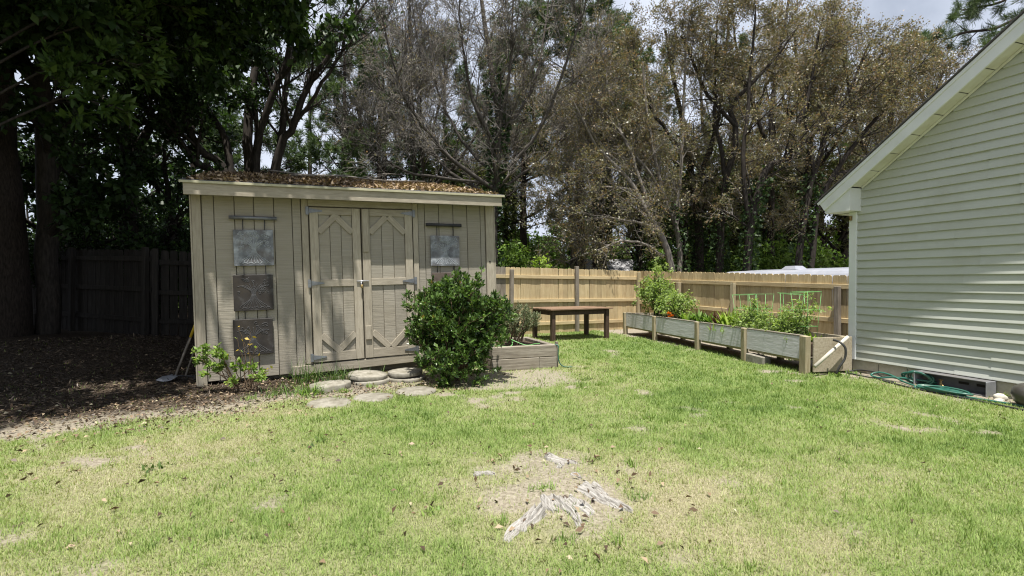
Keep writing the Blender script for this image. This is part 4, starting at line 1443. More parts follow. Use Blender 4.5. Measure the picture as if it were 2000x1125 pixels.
def tuft(name, label, loc, n, L, W, mat, seed, cat='grass tuft', lean=.7, group=None, spread=.05, flop=1.0):
    r_ = np.random.default_rng(seed)
    S = 5
    az = r_.uniform(0, 2 * np.pi, n)
    d = np.stack([np.cos(az), np.sin(az), np.zeros(n)], -1)
    s = np.stack([-np.sin(az), np.cos(az), np.zeros(n)], -1)
    Ln = L * r_.uniform(.5, 1.1, n)
    ln = lean * r_.uniform(.25, 1.2, n)
    b_ = np.stack([r_.normal(size=n) * spread, r_.normal(size=n) * spread, np.full(n, -.01)], -1)
    V = np.empty((n, S + 1, 2, 3))
    for k in range(S + 1):
        u = k / S
        a = ln * (.4 + flop * u)
        c = b_ + d * (Ln * u * np.sin(a * .9))[:, None] + np.array([0, 0, 1.0]) * (Ln * u * np.cos(a))[:, None]
        w_ = W * (.75 + .5 * math.sin(math.pi * min(u + .2, 1))) * (1 - u ** 3 * .92)
        V[:, k, 0] = c - s * w_ / 2
        V[:, k, 1] = c + s * w_ / 2
    ids = np.arange(n * (S + 1) * 2).reshape(n, S + 1, 2)
    F_ = np.stack([ids[:, :-1, 0], ids[:, :-1, 1], ids[:, 1:, 1], ids[:, 1:, 0]], -1).reshape(-1, 4)
    tone = np.repeat(r_.uniform(0, 1, n), S)
    o = link(name, fastmesh(name, V.reshape(-1, 3), F_, M[mat], tone), None, tuple(loc))
    return tag(o, label, cat, group)


tuft('grass_tuft', 'tall grass tuft under the left door casing', (-2.72, 6.78, 0), 90, .42, .007, 'leaf_mid', 1, lean=.8, spread=.12)
tuft('grass_tuft', 'arching grass tuft below the left shed door, behind the left stone', (-2.30, 6.88, 0), 110, .34, .008, 'leaf_mid', 2, lean=1.0, spread=.14)
tuft('grass_tuft', 'green grass tuft in front of the left stepping stone', (-2.43, 6.10, 0), 120, .22, .008, 'leaf_bright', 3, lean=1.0, spread=.10)
tuft('grass_tuft', 'loose grass tuft between the bare stems and the stepping stones', (-2.78, 6.18, 0), 80, .20, .007, 'leaf_mid', 4, lean=1.0, spread=.10)
tuft('grass_tuft', 'short grass tuft under the shed floor beam', (-2.02, 7.12, 0), 70, .22, .007, 'leaf_mid', 6, lean=1.0, spread=.12)
tuft('weed', 'broadleaf weed patch in the lawn in front of the flat stones', (-1.62, 4.26, 0), 60, .07, .016, 'leaf_mid', 7, 'weed', 1.4, spread=.07)
tuft('weed', 'small weed at the bottom of the lawn left of the stump', (-.46, 2.98, 0), 34, .06, .014, 'leaf_bright', 8, 'weed', 1.4, spread=.03)
tuft('weed', 'yellow flowered weed beside the dark pot', tuple(hp(1.88, -.08, 0)), 18, .11, .012, 'leaf_lime', 9, 'weed', .8, spread=.02)
tuft('weed', 'weed at the foot of the house corner', tuple(hp(.10, -.16, 0)), 40, .09, .016, 'leaf_bright', 10, 'weed', 1.1, spread=.05)
tuft('weed', 'weed growing at the black hose end by the raised bed', tuple(bp_(6.15, .35, 0)), 46, .10, .014, 'leaf_bright', 11, 'weed', 1.1, spread=.08)
tuft('weed', 'low weed patch on the left side of the lawn', (-2.6, 3.7, 0), 40, .06, .014, 'leaf_mid', 12, 'weed', 1.4, spread=.06)

# planter shrubs
rb = np.random.default_rng(15)
c = pp_(.60, .50, .66)
bush('rosemary_shrub', 'grey green rosemary in the timber planter', pp_(.55, .55), ellipsoid_targets(rb, c, (.42, .34, .34), 34, -.2), .008,
     [dict(n=8, t=(.3, 1), ang=(15, 40), ln=(.10, .22), P=3, rr=.6, up=.6, wob=.08, shorten=.2, rmin=.002)],
     dict(n=36, L=.038, W=.009, mat='leaf_grey', t0=.05, spread=.004, along=.7, droop=.3, flat=.2), 15)
bush('rosemary_shrub', 'smaller grey green rosemary behind the bush in the timber planter', pp_(.14, .75), ellipsoid_targets(rb, pp_(.14, .7, .58), (.22, .24, .24), 16, -.2), .007,
     [dict(n=8, t=(.3, 1), ang=(15, 40), ln=(.10, .2), P=3, rr=.6, up=.6, wob=.08, shorten=.2, rmin=.002)],
     dict(n=36, L=.038, W=.009, mat='leaf_grey', t0=.05, spread=.004, along=.7, droop=.3, flat=.2), 16)

# vegetables in the long bed
TL1 = [dict(n=8, t=(.2, 1), ang=(35, 75), ln=(.20, .40), P=4, rr=.5, up=-.15, wob=.1, shorten=.3, rmin=.0025),
       dict(n=4, t=(.35, 1), ang=(30, 60), ln=(.07, .14), P=3, rr=.6, up=-.3, wob=.1, rmin=.0018)]
rb = np.random.default_rng(21)
bush('tomato_plant', 'tall bushy tomato plant at the far end of the long raised bed', bp_(1.0, .38), ellipsoid_targets(rb, bp_(1.0, .36, 1.02), (.5, .75, .58), 18, -.3) + [bp_(.8, .4, 1.85), bp_(1.1, .4, 1.78), bp_(1.4, .3, 1.6)], .010,
     TL1, dict(n=5, L=.065, W=.030, mat='leaf_tomato', t0=.1, spread=.015, along=.5, droop=-.3), 21, 'twiggreen', 'twiggreen', 'vegetable plant')
bush('tomato_plant', 'leafy tomato plant spilling over the bed beside the marigold', bp_(1.9, .4), ellipsoid_targets(rb, bp_(1.9, .36, .85), (.36, .5, .36), 14, -.2), .008,
     TL1, dict(n=4, L=.06, W=.028, mat='leaf_tomato', t0=.1, spread=.015, along=.5, droop=-.3), 22, 'twiggreen', 'twiggreen', 'vegetable plant')
bush('tomato_plant', 'tomato plant inside the farther wire cages of the raised bed', bp_(4.35, .38), ellipsoid_targets(rb, bp_(4.35, .36, .60), (.30, .38, .15), 10, 0) + [bp_(4.3, .4, .98), bp_(4.4, .42, .86)], .007,
     TL1, dict(n=4, L=.055, W=.026, mat='leaf_tomato', t0=.1, spread=.012, along=.5, droop=-.3), 23, 'twiggreen', 'twiggreen', 'vegetable plant')
bush('tomato_plant', 'low tomato foliage between the wire cages of the raised bed', bp_(4.9, .34), ellipsoid_targets(rb, bp_(4.9, .32, .54), (.28, .38, .12), 11, 0), .006,
     TL1, dict(n=5, L=.05, W=.022, mat='leaf_tomato', t0=.1, spread=.012, along=.5, droop=-.3), 24, 'twiggreen', 'twiggreen', 'vegetable plant')
bush('tomato_plant', 'tomato plant with pale shoots in the nearest wire cage', bp_(5.45, .40), ellipsoid_targets(rb, bp_(5.42, .38, .60), (.26, .32, .15), 7, 0) + [bp_(5.45, .5, 1.06), bp_(5.5, .42, .92), bp_(5.3, .3, .84)], .007,
     TL1, dict(n=4, L=.055, W=.026, mat='leaf_tomato', t0=.1, spread=.012, along=.5, droop=-.3), 25, 'twiggreen', 'twiggreen', 'vegetable plant')
tuft('leafy_green', 'upright leafy green in the bed just past the marigold', bp_(2.45, .22), 26, .34, .085, 'leaf_bright', 31, 'vegetable plant', .7, spread=.05, flop=.6)
tuft('leafy_green', 'broad leaved green at the middle of the raised bed', bp_(2.85, .26), 30, .36, .095, 'leaf_bright', 32, 'vegetable plant', .75, spread=.06, flop=.6)
tuft('leafy_green', 'large leaved green left of the red lettuce', bp_(3.2, .24), 28, .34, .095, 'leaf_bright', 33, 'vegetable plant', .8, spread=.05, flop=.6)
tuft('red_lettuce', 'dark red lettuce in the middle of the raised bed', bp_(3.5, .40), 60, .42, .06, 'leaf_red', 34, 'vegetable plant', .8, spread=.08, flop=.5)
tuft('green_lettuce', 'lime green frilly lettuce beside the red lettuce', bp_(3.68, .36), 90, .42, .055, 'leaf_lime', 35, 'vegetable plant', .8, spread=.09, flop=.5)
tuft('red_lettuce', 'small red lettuce at the board edge of the raised bed', bp_(3.62, .14), 40, .17, .05, 'leaf_red', 36, 'vegetable plant', .9, spread=.06, flop=.5)
tuft('leafy_green', 'small green herb trailing at the board edge of the bed', bp_(3.95, .14), 60, .16, .022, 'leaf_bright', 37, 'vegetable plant', 1.0, spread=.10, flop=.6)
tuft('leafy_green', 'small bright seedling at the near end of the raised bed', bp_(5.72, .28), 40, .16, .034, 'leaf_lime', 38, 'vegetable plant', .9, spread=.06, flop=.6)
mg = thing('marigold', 'orange marigold flower low among the tomato leaves', 'flower', tuple(bp_(1.98, .06)))
for k, (dx, dz) in enumerate(((0, .20), (.09, .15), (.02, .13))):
    r_ = np.random.default_rng(60 + k)
    n = 60
    d = r_.normal(size=(n, 3))
    d[:, 2] = abs(d[:, 2]) * .6
    V, F = leaves(r_, np.zeros((n, 3)), d, .05, .022, .3)
    link('blossom', fastmesh('blossom', V, F, M['petal'], r_.uniform(0, 1, n)), mg, (dx * .7, -.06, dz))
    link('stem', tube_mesh('stem', [([(0, 0, 0), (dx * .7, -.06, dz)], .004)], M['twiggreen'], 5), mg)


def cage(label, loc, seed, h=.78, r0=.13, r1=.21):
    r_ = random.Random(seed)
    t = thing('tomato_cage', label, 'plant cage', tuple(loc), (R(r_.uniform(-3, 3)), R(r_.uniform(-3, 3)), r_.uniform(0, 1)), 'green wire tomato cages')
    for u in (.28, .62, 1.0):
        q = r0 + (r1 - r0) * u
        p = [(q * math.cos(a), q * math.sin(a), h * u) for a in np.linspace(0, 2 * math.pi, 33)]
        link('ring', tube_mesh('ring', [(p, .0034)], M['cage'], 5, False), t)
    for k in range(4):
        a = k * math.pi / 2 + .4
        link('leg', tube_mesh('leg', [([(r0 * .9 * math.cos(a), r0 * .9 * math.sin(a), -.1), (r1 * math.cos(a), r1 * math.sin(a), h)], .0036)], M['cage'], 5), t)


cage('green wire cage around the nearest tomato plant of the raised bed', bp_(5.50, .40, .45), 1, .74)
cage('green wire cage just left of the nearest cage in the raised bed', bp_(5.05, .46, .45), 2, .70)
cage('green wire cage over the middle of the raised bed foliage', bp_(4.45, .44, .45), 3, .68)
cage('green wire cage standing behind the lime lettuce', bp_(3.95, .50, .45), 4, .66)

# ------------------------------------------------------------------ trees
SHX, SHY = -sd[0] / sd[2], -sd[1] / sd[2]


def shade_keep(wp):
    """crown leaves cut away where their shadow would fall on sunlit parts: 1 where twigs carry leaves"""
    gx_ = wp[:, 0] + SHX * wp[:, 2]
    gy_ = wp[:, 1] + SHY * wp[:, 2]
    n = fbm(gx_, gy_, 1.3, 3, 91) - .5
    e1 = gy_ - (4.65 + .95 * (gx_ + 4.5))
    e1 = np.where(gx_ > -3.9, np.minimum(e1, gy_ - (6.85 + .45 * (gx_ + 3.9))), e1)
    e2 = (-2.35 + .30 * (gy_ - 8)) - gx_
    return sstep(-.02, .30, np.minimum(e1, e2) + .55 * n)


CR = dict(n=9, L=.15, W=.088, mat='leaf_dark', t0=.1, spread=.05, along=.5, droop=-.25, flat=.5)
fork = at(76, 150, 10)
limbs = []
for q in ((-3.0, 5.6, 7.6), (-3.4, 4.4, 7.4), (-4.6, 2.6, 7.6), (-6.2, 2.2, 8.0), (-8.5, 2.6, 8.4), (-11, 4, 8.5), (-12, 7.5, 8.2), (-5.2, 6.2, 7.0), (-3.4, 8.2, 7.2), (-2.6, 7.4, 7.8),
          (-4.0, 6.6, 7.0), (-3.0, 6.6, 7.3), (-5, 7.6, 7.6), (-3.7, 5.5, 6.9), (-4.7, 4.4, 7.0), (-5.7, 3.4, 7.2), (-7, 3, 7.4), (-6, 5.5, 6.8),
          (-6.0, 9.0, 7.4), (-9, 6, 8.8), (-7.2, 4.6, 7.2), (-4.4, 9.4, 6.6), (-8, 12, 8), (-5.8, 11, 7.5), (-4.2, 7.0, 8.2), (-6.6, 7.2, 6.0), (-8.0, 8.2, 5.4)):
    q = np.array(q)
    m = fork * .55 + q * .45 + np.array([0, 0, .9])
    limbs.append([fork + np.array([.2, 0, .3]), m, q])
ctr = [[at(97, 690, 10), at(93, 520, 10), at(92, 280, 10), fork], [fork, at(40, 118, 9.9), at(12, 55, 9.8), at(-20, -80, 9.6)],
       [fork + np.array([.0, 0, -.15]), at(106, 95, 10), at(126, 45, 10), at(135, -60, 10)]] + limbs
rad_ = [(.20, .16), (.15, .10), (.14, .09)] + [(.11, .03)] * len(limbs)
build_tree('broadleaf_tree', 'dark forked trunk left of the shed carrying the big overhanging crown', at(97, 660, 10), ctr, rad_,
           [dict(n=10, t=(.30, 1), ang=(30, 75), ln=(1.1, 2.2), P=5, rr=.5, up=.0, wob=.15, shorten=.3, rmin=.008),
            dict(n=6, t=(.25, 1), ang=(30, 65), ln=(.5, 1.0), P=4, rr=.5, up=-.15, wob=.15, shorten=.3, rmin=.004),
            dict(n=4, t=(.3, 1), ang=(30, 60), ln=(.25, .5), P=3, rr=.6, up=-.2, wob=.15, rmin=.003)],
           dict(CR, n=22, keep=shade_keep), 51, 'bark_dark', 'bark_dark')

# big pine trunk at the left edge
pb = np.array([-9.55, 9.45, .25])
build_tree('pine_trunk_tree', 'massive rough pine trunk at the left edge of the shaded corner', pb,
           [[pb + np.array([0, 0, -.3]), pb + np.array([-.05, 0, 2]), pb + np.array([-.25, .1, 5]), pb + np.array([-.4, .1, 11])]], [(.56, .30)],
           [dict(n=14, t=(.7, 1), ang=(60, 85), ln=(1.5, 2.6), P=5, rr=.25, up=.2, wob=.1, sides=5),
            dict(n=8, t=(.3, 1), ang=(25, 60), ln=(.4, .8), P=3, rr=.5, up=.2, wob=.15)],
           dict(n=30, L=.24, W=.02, mat='needle', t0=.2, spread=.02, along=.6, droop=0, flat=.2), 52, 'bark_pine', 'bark_pine', sides=16)

# low leafy sprays of a magnolia reaching in from the left, nearer than the trunks
mg_b = np.array([-7.6, 6.2, 0.05])
ctr = [[mg_b, mg_b + np.array([-.1, .1, 2.0]), mg_b + np.array([.1, .1, 4.2])],
       [mg_b + np.array([0, .1, 2.9]), at(60, 150, 7.3), at(170, 120, 7.5), at(290, 130, 7.8)],
       [mg_b + np.array([0, .1, 2.4]), at(70, 210, 7.2), at(160, 195, 7.3), at(240, 215, 7.4)],
       [mg_b + np.array([0, .1, 3.2]), at(90, 70, 7.4), at(220, 50, 7.7), at(340, 90, 8.2)],
       [mg_b + np.array([0, .1, 3.6]), at(120, 20, 7.6), at(260, -10, 8.2), at(380, 30, 8.8)]]
build_tree('magnolia_tree', 'leafy green branches reaching in at the upper left before the dark trunks', mg_b, ctr, [(.07, .04)] + [(.02, .007)] * 4,
           [dict(n=9, t=(.35, 1), ang=(25, 60), ln=(.4, .8), P=4, rr=.45, up=.05, wob=.12, rmin=.005),
            dict(n=5, t=(.35, 1), ang=(25, 60), ln=(.2, .4), P=3, rr=.5, up=.1, wob=.12, rmin=.003)],
           dict(n=10, L=.15, W=.06, mat='leaf_mid', t0=.4, spread=.02, along=.9, droop=.05, flat=.6), 53, 'bark_dark', 'bark_dark')

# tree behind the corner fence
tb_ = at(252, 640, 12.2)
tb_[2] = .2
build_tree('broadleaf_tree', 'dark trunk behind the corner fence, forking level with the shed roof', tb_,
           [[tb_, at(252, 430, 12.2), at(250, 300, 12.2), at(246, 200, 12.2), at(235, 60, 12.4)],
            [at(252, 320, 12.2), at(290, 255, 12.4), at(335, 190, 12.8), at(370, 60, 13)],
            [at(248, 260, 12.2), at(190, 170, 12.8), at(150, 60, 13.2), at(140, -60, 13.4)]],
           [(.22, .06), (.12, .04), (.12, .04)],
           [dict(n=12, t=(.3, 1), ang=(30, 75), ln=(.9, 2.0), P=5, rr=.5, up=.05, wob=.15, shorten=.3, rmin=.008),
            dict(n=8, t=(.25, 1), ang=(30, 65), ln=(.4, .9), P=4, rr=.5, up=-.1, wob=.15, rmin=.004),
            dict(n=5, t=(.3, 1), ang=(30, 60), ln=(.2, .45), P=3, rr=.6, up=-.2, wob=.15, rmin=.003)],
           dict(CR, n=7, L=.13, W=.07), 54, 'bark_dark', 'bark_dark')


def generic_tree(name, label, base, h, spread, seed, mat, n=(9, 8, 6), leafn=7, L=.14, W=.075, group=None, first=.3, r0=.16, barkm='bark_dark', low=False):
    r_ = np.random.default_rng(seed)
    base = np.asarray(base, float)
    top = base + np.array([r_.normal() * .3, r_.normal() * .3, h * .8])
    ctr = [[base + np.array([0, 0, -.2]), base * .5 + top * .5 + r_.normal(size=3) * .12, top]]
    rd = [(r0, r0 * .25)]
    for k in range(n[0]):
        a = 2 * math.pi * (k + r_.uniform(-.3, .3)) / n[0]
        u = r_.uniform(.08 if low else first, .75)
        s0 = base * (1 - u) + top * u
        rr_ = spread * r_.uniform(.6, 1) * (1 - .45 * u)
        q = s0 + np.array([math.cos(a) * rr_, math.sin(a) * rr_, h * r_.uniform(.08, .3)])
        ctr.append([s0, (s0 + q) / 2 + np.array([0, 0, .12 * rr_]), q])
        rd.append((r0 * .5 * (1 - .5 * u), r0 * .12))
    return build_tree(name, label, base, ctr, rd,
                      [dict(n=n[1], t=(.25, 1), ang=(30, 70), ln=(spread * .25, spread * .5), P=4, rr=.5, up=.1, wob=.15, shorten=.3, rmin=.008),
                       dict(n=n[2], t=(.25, 1), ang=(30, 65), ln=(spread * .12, spread * .26), P=3, rr=.5, up=0, wob=.15, rmin=.004)],
                      dict(n=leafn, L=L, W=W, mat=mat, t0=.1, spread=.06, along=.4, droop=-.2), seed, barkm, barkm, cat='tree', group=group)


DK = 'dark trees behind the corner fence'
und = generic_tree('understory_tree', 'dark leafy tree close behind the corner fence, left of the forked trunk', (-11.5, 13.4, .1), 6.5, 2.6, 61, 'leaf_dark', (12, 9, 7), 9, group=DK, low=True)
for lab, loc, rz, s_ in (('dark leafy tree behind the corner fence, right of the forked trunk', (-8.6, 12.6, .1), 1.3, .85),
                         ('dark leafy tree low behind the fence post near the shed', (-7.6, 13.6, .1), 2.9, .62),
                         ('dark leafy tree at the far left behind the massive pine trunk', (-14.2, 13.0, .1), 4.2, 1.0),
                         ('tall dark leafy tree deep behind the corner fence', (-12.4, 17.5, 0), 5.0, 1.35),
                         ('dark leafy tree added unseen past the left edge of the lawn, nearest of the shading row', (-10.2, 2.6, 0), 2.2, 1.45),  # left row is unseen, added to keep sky light off the corner
                         ('dark leafy tree added unseen beside the massive pine trunk to deepen the shade', (-12.6, 6.5, 0), 3.0, 1.5),  # added out of view, darkens the corner
                         ('dark leafy tree added unseen at the rear of the shading row', (-11.5, -2.5, 0), 1.0, 1.5),  # also out of view, added to block light from the open side
                         ('dark leafy tree filling the shade between the forked trunk and the fence', (-10.0, 12.0, .2), .9, .7),
                         ('dark leafy tree deep behind the leaning stems left of the shed', (-9.8, 16.8, 0), .4, .9)):
    copy_tree(und, lab, loc, rz, s_)

# multi stemmed tree behind the shed
mb = at(490, 600, 13.2)
mb[2] = .1
S = [[mb, at(430, 360, 13.0), at(385, 320, 12.8), at(325, 250, 12.4), at(295, 225, 12.2), at(255, 150, 12)],
     [mb, at(440, 345, 13), at(400, 300, 12.8), at(365, 250, 12.6), at(345, 190, 12.5), at(338, 90, 12.4)],
     [mb, at(452, 335, 13.2), at(440, 270, 13.2), at(405, 215, 13.3), at(385, 150, 13.4), at(380, 40, 13.5)],
     [mb, at(488, 335, 13.2), at(485, 250, 13.2), at(498, 130, 13.3), at(520, 20, 13.4), at(530, -90, 13.5)],
     [mb, at(500, 335, 13.0), at(512, 250, 12.8), at(545, 150, 12.6), at(572, 75, 12.5), at(612, -10, 12.4)],
     [mb, at(535, 335, 13.4), at(549, 270, 13.6), at(556, 190, 13.7), at(570, 90, 13.8), at(582, -20, 14)],
     [mb, at(538, 328, 13.0), at(570, 250, 12.8), at(602, 170, 12.6), at(645, 105, 12.4), at(722, -5, 12.2)],
     [at(570, 250, 12.8), at(620, 180, 12.6), at(660, 110, 12.5), at(690, 40, 12.4), at(700, -20, 12.4)],
     [at(540, 160, 12.6), at(590, 110, 12.4), at(640, 70, 12.2), at(690, 0, 12)],
     [at(498, 130, 13.3), at(450, 60, 13.2), at(420, -20, 13)]]
build_tree('multi_stem_tree', 'tree with many dark stems fanning out behind the shed roof', mb, S, [(.13, .03), (.12, .03), (.11, .03), (.15, .04), (.12, .03), (.12, .03), (.12, .02), (.05, .015), (.05, .012), (.06, .02)],
           [dict(n=11, t=(.35, 1), ang=(20, 50), ln=(.8, 1.8), P=5, rr=.45, up=.35, wob=.12, shorten=.35, rmin=.007),
            dict(n=8, t=(.25, 1), ang=(20, 50), ln=(.35, .8), P=4, rr=.5, up=.3, wob=.12, rmin=.004),
            dict(n=4, t=(.3, 1), ang=(20, 50), ln=(.15, .35), P=3, rr=.6, up=.2, wob=.15, rmin=.0028)],
           dict(n=9, L=.11, W=.055, mat='leaf_dark', t0=.1, spread=.04, along=.5, droop=-.2,
                keep=lambda wp: sstep(-5.0, -7.2, wp[:, 0]) * .95 + .03), 62, 'bark_dark', 'bark_dark', P=14)

# bare upswept tree behind the right end of the shed
eb = at(962, 640, 15)
eb[2] = 0
S = [[eb, at(962, 450, 15), at(966, 370, 15), at(972, 300, 15), at(976, 235, 15), at(960, 150, 15.1), at(945, 40, 15.2), at(935, -60, 15.3)],
     [at(974, 260, 15), at(990, 170, 14.8), at(1000, 80, 14.6), at(1004, -40, 14.5)],
     [at(972, 300, 15), at(930, 210, 14.6), at(905, 100, 14.3), at(895, -30, 14)],
     [at(966, 370, 15), at(905, 330, 14.6), at(858, 285, 14.2), at(812, 225, 13.8), at(772, 140, 13.5), at(745, 20, 13.2)],
     [at(964, 385, 15), at(930, 368, 14.8), at(870, 330, 15.2), at(830, 270, 15.6), at(790, 180, 15.8), at(800, 40, 16)],
     [at(968, 345, 15), at(900, 270, 15.4), at(858, 180, 15.8), at(835, 60, 16)],
     [at(968, 350, 15), at(1010, 310, 14.8), at(1062, 235, 14.5), at(1105, 130, 14.2), at(1135, 40, 14), at(1150, -30, 13.8)],
     [at(964, 380, 15), at(1020, 340, 15.4), at(1080, 290, 15.8), at(1150, 200, 16), at(1185, 60, 16.2)],
     [at(974, 280, 15), at(1030, 190, 15.5), at(1060, 90, 15.8), at(1075, -30, 16)],
     [at(966, 360, 15), at(860, 345, 14.2), at(780, 330, 13.8), at(730, 290, 13.5), at(700, 240, 13.2)]]
te = build_tree('bare_tree', 'mostly bare tree with upswept fine branches behind the right end of the shed', eb, S,
                [(.16, .04), (.06, .015), (.06, .015), (.07, .015), (.06, .015), (.05, .015), (.06, .015), (.05, .015), (.05, .015), (.045, .012)],
                [dict(n=14, t=(.25, 1), ang=(15, 50), ln=(1.0, 2.2), P=5, rr=.36, up=.4, wob=.10, shorten=.4, rmin=.008),
                 dict(n=10, t=(.15, 1), ang=(25, 75), ln=(.5, 1.2), P=5, rr=.5, up=.25, wob=.2, rmin=.008),
                 dict(n=6, t=(.15, 1), ang=(25, 75), ln=(.25, .6), P=3, rr=.6, up=.2, wob=.2, rmin=.0062)],
                dict(n=1, L=.06, W=.032, mat='leaf_rust', t0=.2, spread=.03, along=.5, droop=-.1, keep=lambda wp: np.full(len(wp), .55)), 63, 'bark_myrtle', 'twig', P=14)


def ivy(t, ctrl, r, n, seed, mat='leaf_dark', L=.10, W=.09):
    r_ = np.random.default_rng(seed)
    base = np.array(t.location)
    p = smooth_poly(ctrl, 40) - base
    i = r_.integers(0, 39, n)
    u = r_.uniform(size=(n, 1))
    pos = p[i] * (1 - u) + p[i + 1] * u
    d = r_.normal(size=(n, 3))
    d[:, 2] *= .4
    d /= np.linalg.norm(d, axis=1, keepdims=True)
    V, F_ = leaves(r_, pos + d * r * r_.uniform(.7, 1.25, (n, 1)), d + np.array([0, 0, -.5]), L, W, .3)
    link('ivy', fastmesh('ivy', V, F_, M[mat], r_.uniform(0, 1, n)), t)


ivy(te, S[0][:6], .24, 1500, 5)
BG = 'bare fine twigged trees behind the shed'
te['group'] = BG
copy_tree(te, 'second bare tree deeper behind the middle of the shed roof', (-3.6, 19.5, -.1), 2.1, 1.1)
copy_tree(te, 'bare tree deeper behind the leaning trunk and bench', (3.6, 20.5, -.1), 4.0, .9)


# rust leaved trees beyond the side fence
RL = [dict(n=12, t=(.22, 1), ang=(20, 70), ln=(1.1, 2.3), P=5, rr=.36, up=.2, wob=.16, shorten=.35, rmin=.009),
      dict(n=9, t=(.2, 1), ang=(25, 75), ln=(.5, 1.1), P=4, rr=.5, up=.1, wob=.18, rmin=.007),
      dict(n=6, t=(.25, 1), ang=(25, 75), ln=(.25, .55), P=3, rr=.6, up=.1, wob=.18, rmin=.0052)]
RLf = dict(n=9, L=.064, W=.034, mat='leaf_rust', t0=.1, spread=.05, along=.5, droop=-.1)
RG = 'rust leaved trees beyond the side fence'


def rust(label, px, d, stems, radii, seed, ivyn=0, leafn=9, barkm='bark_dark'):
    b_ = at(px, 640, d)
    b_[2] = -.05
    S_ = []
    for s_ in stems:
        c_ = [at(*q) if len(q) == 3 else at(q[0], q[1], d) for q in s_]
        if s_[0][1] > 500:
            c_ = [b_] + c_
        S_.append(c_)
    t = build_tree('rust_tree', label, b_, S_, radii, RL, dict(RLf, n=leafn), seed, barkm, 'twig', P=14, group=RG)
    if ivyn:
        ivy(t, S_[0][:4], .24, ivyn, seed)
    return t


RT = [rust('pale leaning trunk with long low limbs reaching left over the back fence', 1312, 16, [
    [(1312, 530), (1296, 470), (1282, 440), (1245, 380), (1212, 335), (1160, 280, 15.6), (1120, 200, 15.2)],
    [(1280, 445), (1235, 432, 15.8), (1175, 425, 15.5), (1120, 433, 15.3), (1085, 445, 15.2)],
    [(1296, 500), (1262, 480, 15.8), (1225, 470, 15.5), (1165, 488, 15.2), (1105, 512, 15)],
    [(1268, 410), (1240, 320), (1200, 220, 16.3), (1180, 120, 16.6)],
    [(1240, 372), (1180, 365, 15.6), (1120, 370, 15.2), (1075, 345, 15)]],
    [(.12, .03), (.045, .015), (.05, .015), (.06, .02), (.04, .012)], 71, 0, 6, 'bark_pale')]
RT.append(rust('slim straight grey trunk right beside the pale leaning trunk', 1330, 16.6, [
    [(1328, 530), (1322, 450), (1300, 390), (1280, 320), (1265, 230), (1255, 120)],
    [(1318, 430), (1330, 330), (1335, 220), (1340, 100), (1345, 40)],
    [(1300, 380), (1240, 300, 16.2), (1190, 230, 16), (1150, 180, 15.8)]],
    [(.10, .03), (.06, .02), (.05, .02)], 72, 700, 7, 'bark_pale'))
RT.append(rust('ivy wrapped dark trunk in the middle of the rust leaved trees', 1366, 18, [
    [(1366, 530), (1362, 430), (1352, 340), (1335, 250), (1315, 150), (1300, 60)],
    [(1356, 370), (1390, 280), (1410, 180), (1420, 70), (1425, 0)],
    [(1350, 320), (1290, 240), (1250, 160), (1225, 90)]],
    [(.17, .04), (.09, .03), (.08, .02)], 73, 1500))
RT.append(rust('dark trunk with a limb sweeping up to the right among the rust leaved trees', 1405, 16.8, [
    [(1405, 530), (1408, 440), (1418, 350), (1440, 260), (1425, 215), (1450, 180), (1500, 130), (1560, 50)],
    [(1418, 350), (1400, 260), (1395, 150), (1400, 40)],
    [(1440, 250), (1380, 180), (1350, 110), (1330, 70)]],
    [(.14, .03), (.08, .02), (.07, .02)], 74, 900))
RT.append(rust('dark trunk with a bent level limb near the house eave', 1462, 15.6, [
    [(1458, 530), (1468, 430), (1490, 345), (1515, 315), (1548, 308), (1552, 260), (1580, 180), (1600, 60)],
    [(1466, 440), (1450, 330), (1460, 220), (1470, 100), (1475, 10)],
    [(1550, 300), (1610, 240, 15.8), (1670, 180, 16), (1720, 110, 16)]],
    [(.14, .03), (.08, .02), (.06, .02)], 75, 900))
RT.append(rust('tall straight dark trunk behind the bent limb', 1506, 18.5, [
    [(1506, 530), (1506, 420), (1505, 300), (1508, 200), (1525, 90), (1540, 0)],
    [(1505, 320), (1545, 220), (1580, 120), (1610, 30)],
    [(1506, 300), (1470, 200), (1440, 100), (1430, 20)]],
    [(.15, .04), (.08, .02), (.08, .02)], 76, 700))
RT.append(rust('dark double trunk next to the house corner', 1575, 16.2, [
    [(1560, 530), (1572, 430), (1590, 340), (1620, 250), (1660, 170), (1700, 80)],
    [(1585, 530), (1592, 440), (1615, 360), (1680, 270), (1740, 190), (1790, 110)],
    [(1590, 340), (1575, 230), (1600, 120), (1640, 40)],
    [(1625, 350), (1700, 310), (1770, 260), (1840, 190)]],
    [(.12, .03), (.11, .03), (.07, .02), (.06, .02)], 77, 700))
RT.append(rust('rust leaved tree rising behind the house eave', 1725, 18, [
    [(1725, 530), (1722, 400), (1730, 300), (1745, 200), (1760, 110), (1770, 60)],
    [(1728, 330), (1780, 260), (1820, 190), (1850, 120)],
    [(1724, 360), (1680, 270), (1660, 180), (1640, 80)]],
    [(.13, .03), (.08, .02), (.08, .02)], 78))
RT.append(rust('thin rust leaved tree filling the gap between the bare tree and the leaning trunk', 1120, 19, [
    [(1120, 530), (1118, 430), (1110, 340), (1105, 240), (1120, 140)],
    [(1112, 360), (1160, 290), (1190, 220), (1215, 140)],
    [(1114, 380), (1070, 310), (1045, 240), (1040, 180)]],
    [(.10, .03), (.06, .02), (.06, .02)], 79, 0, 5))

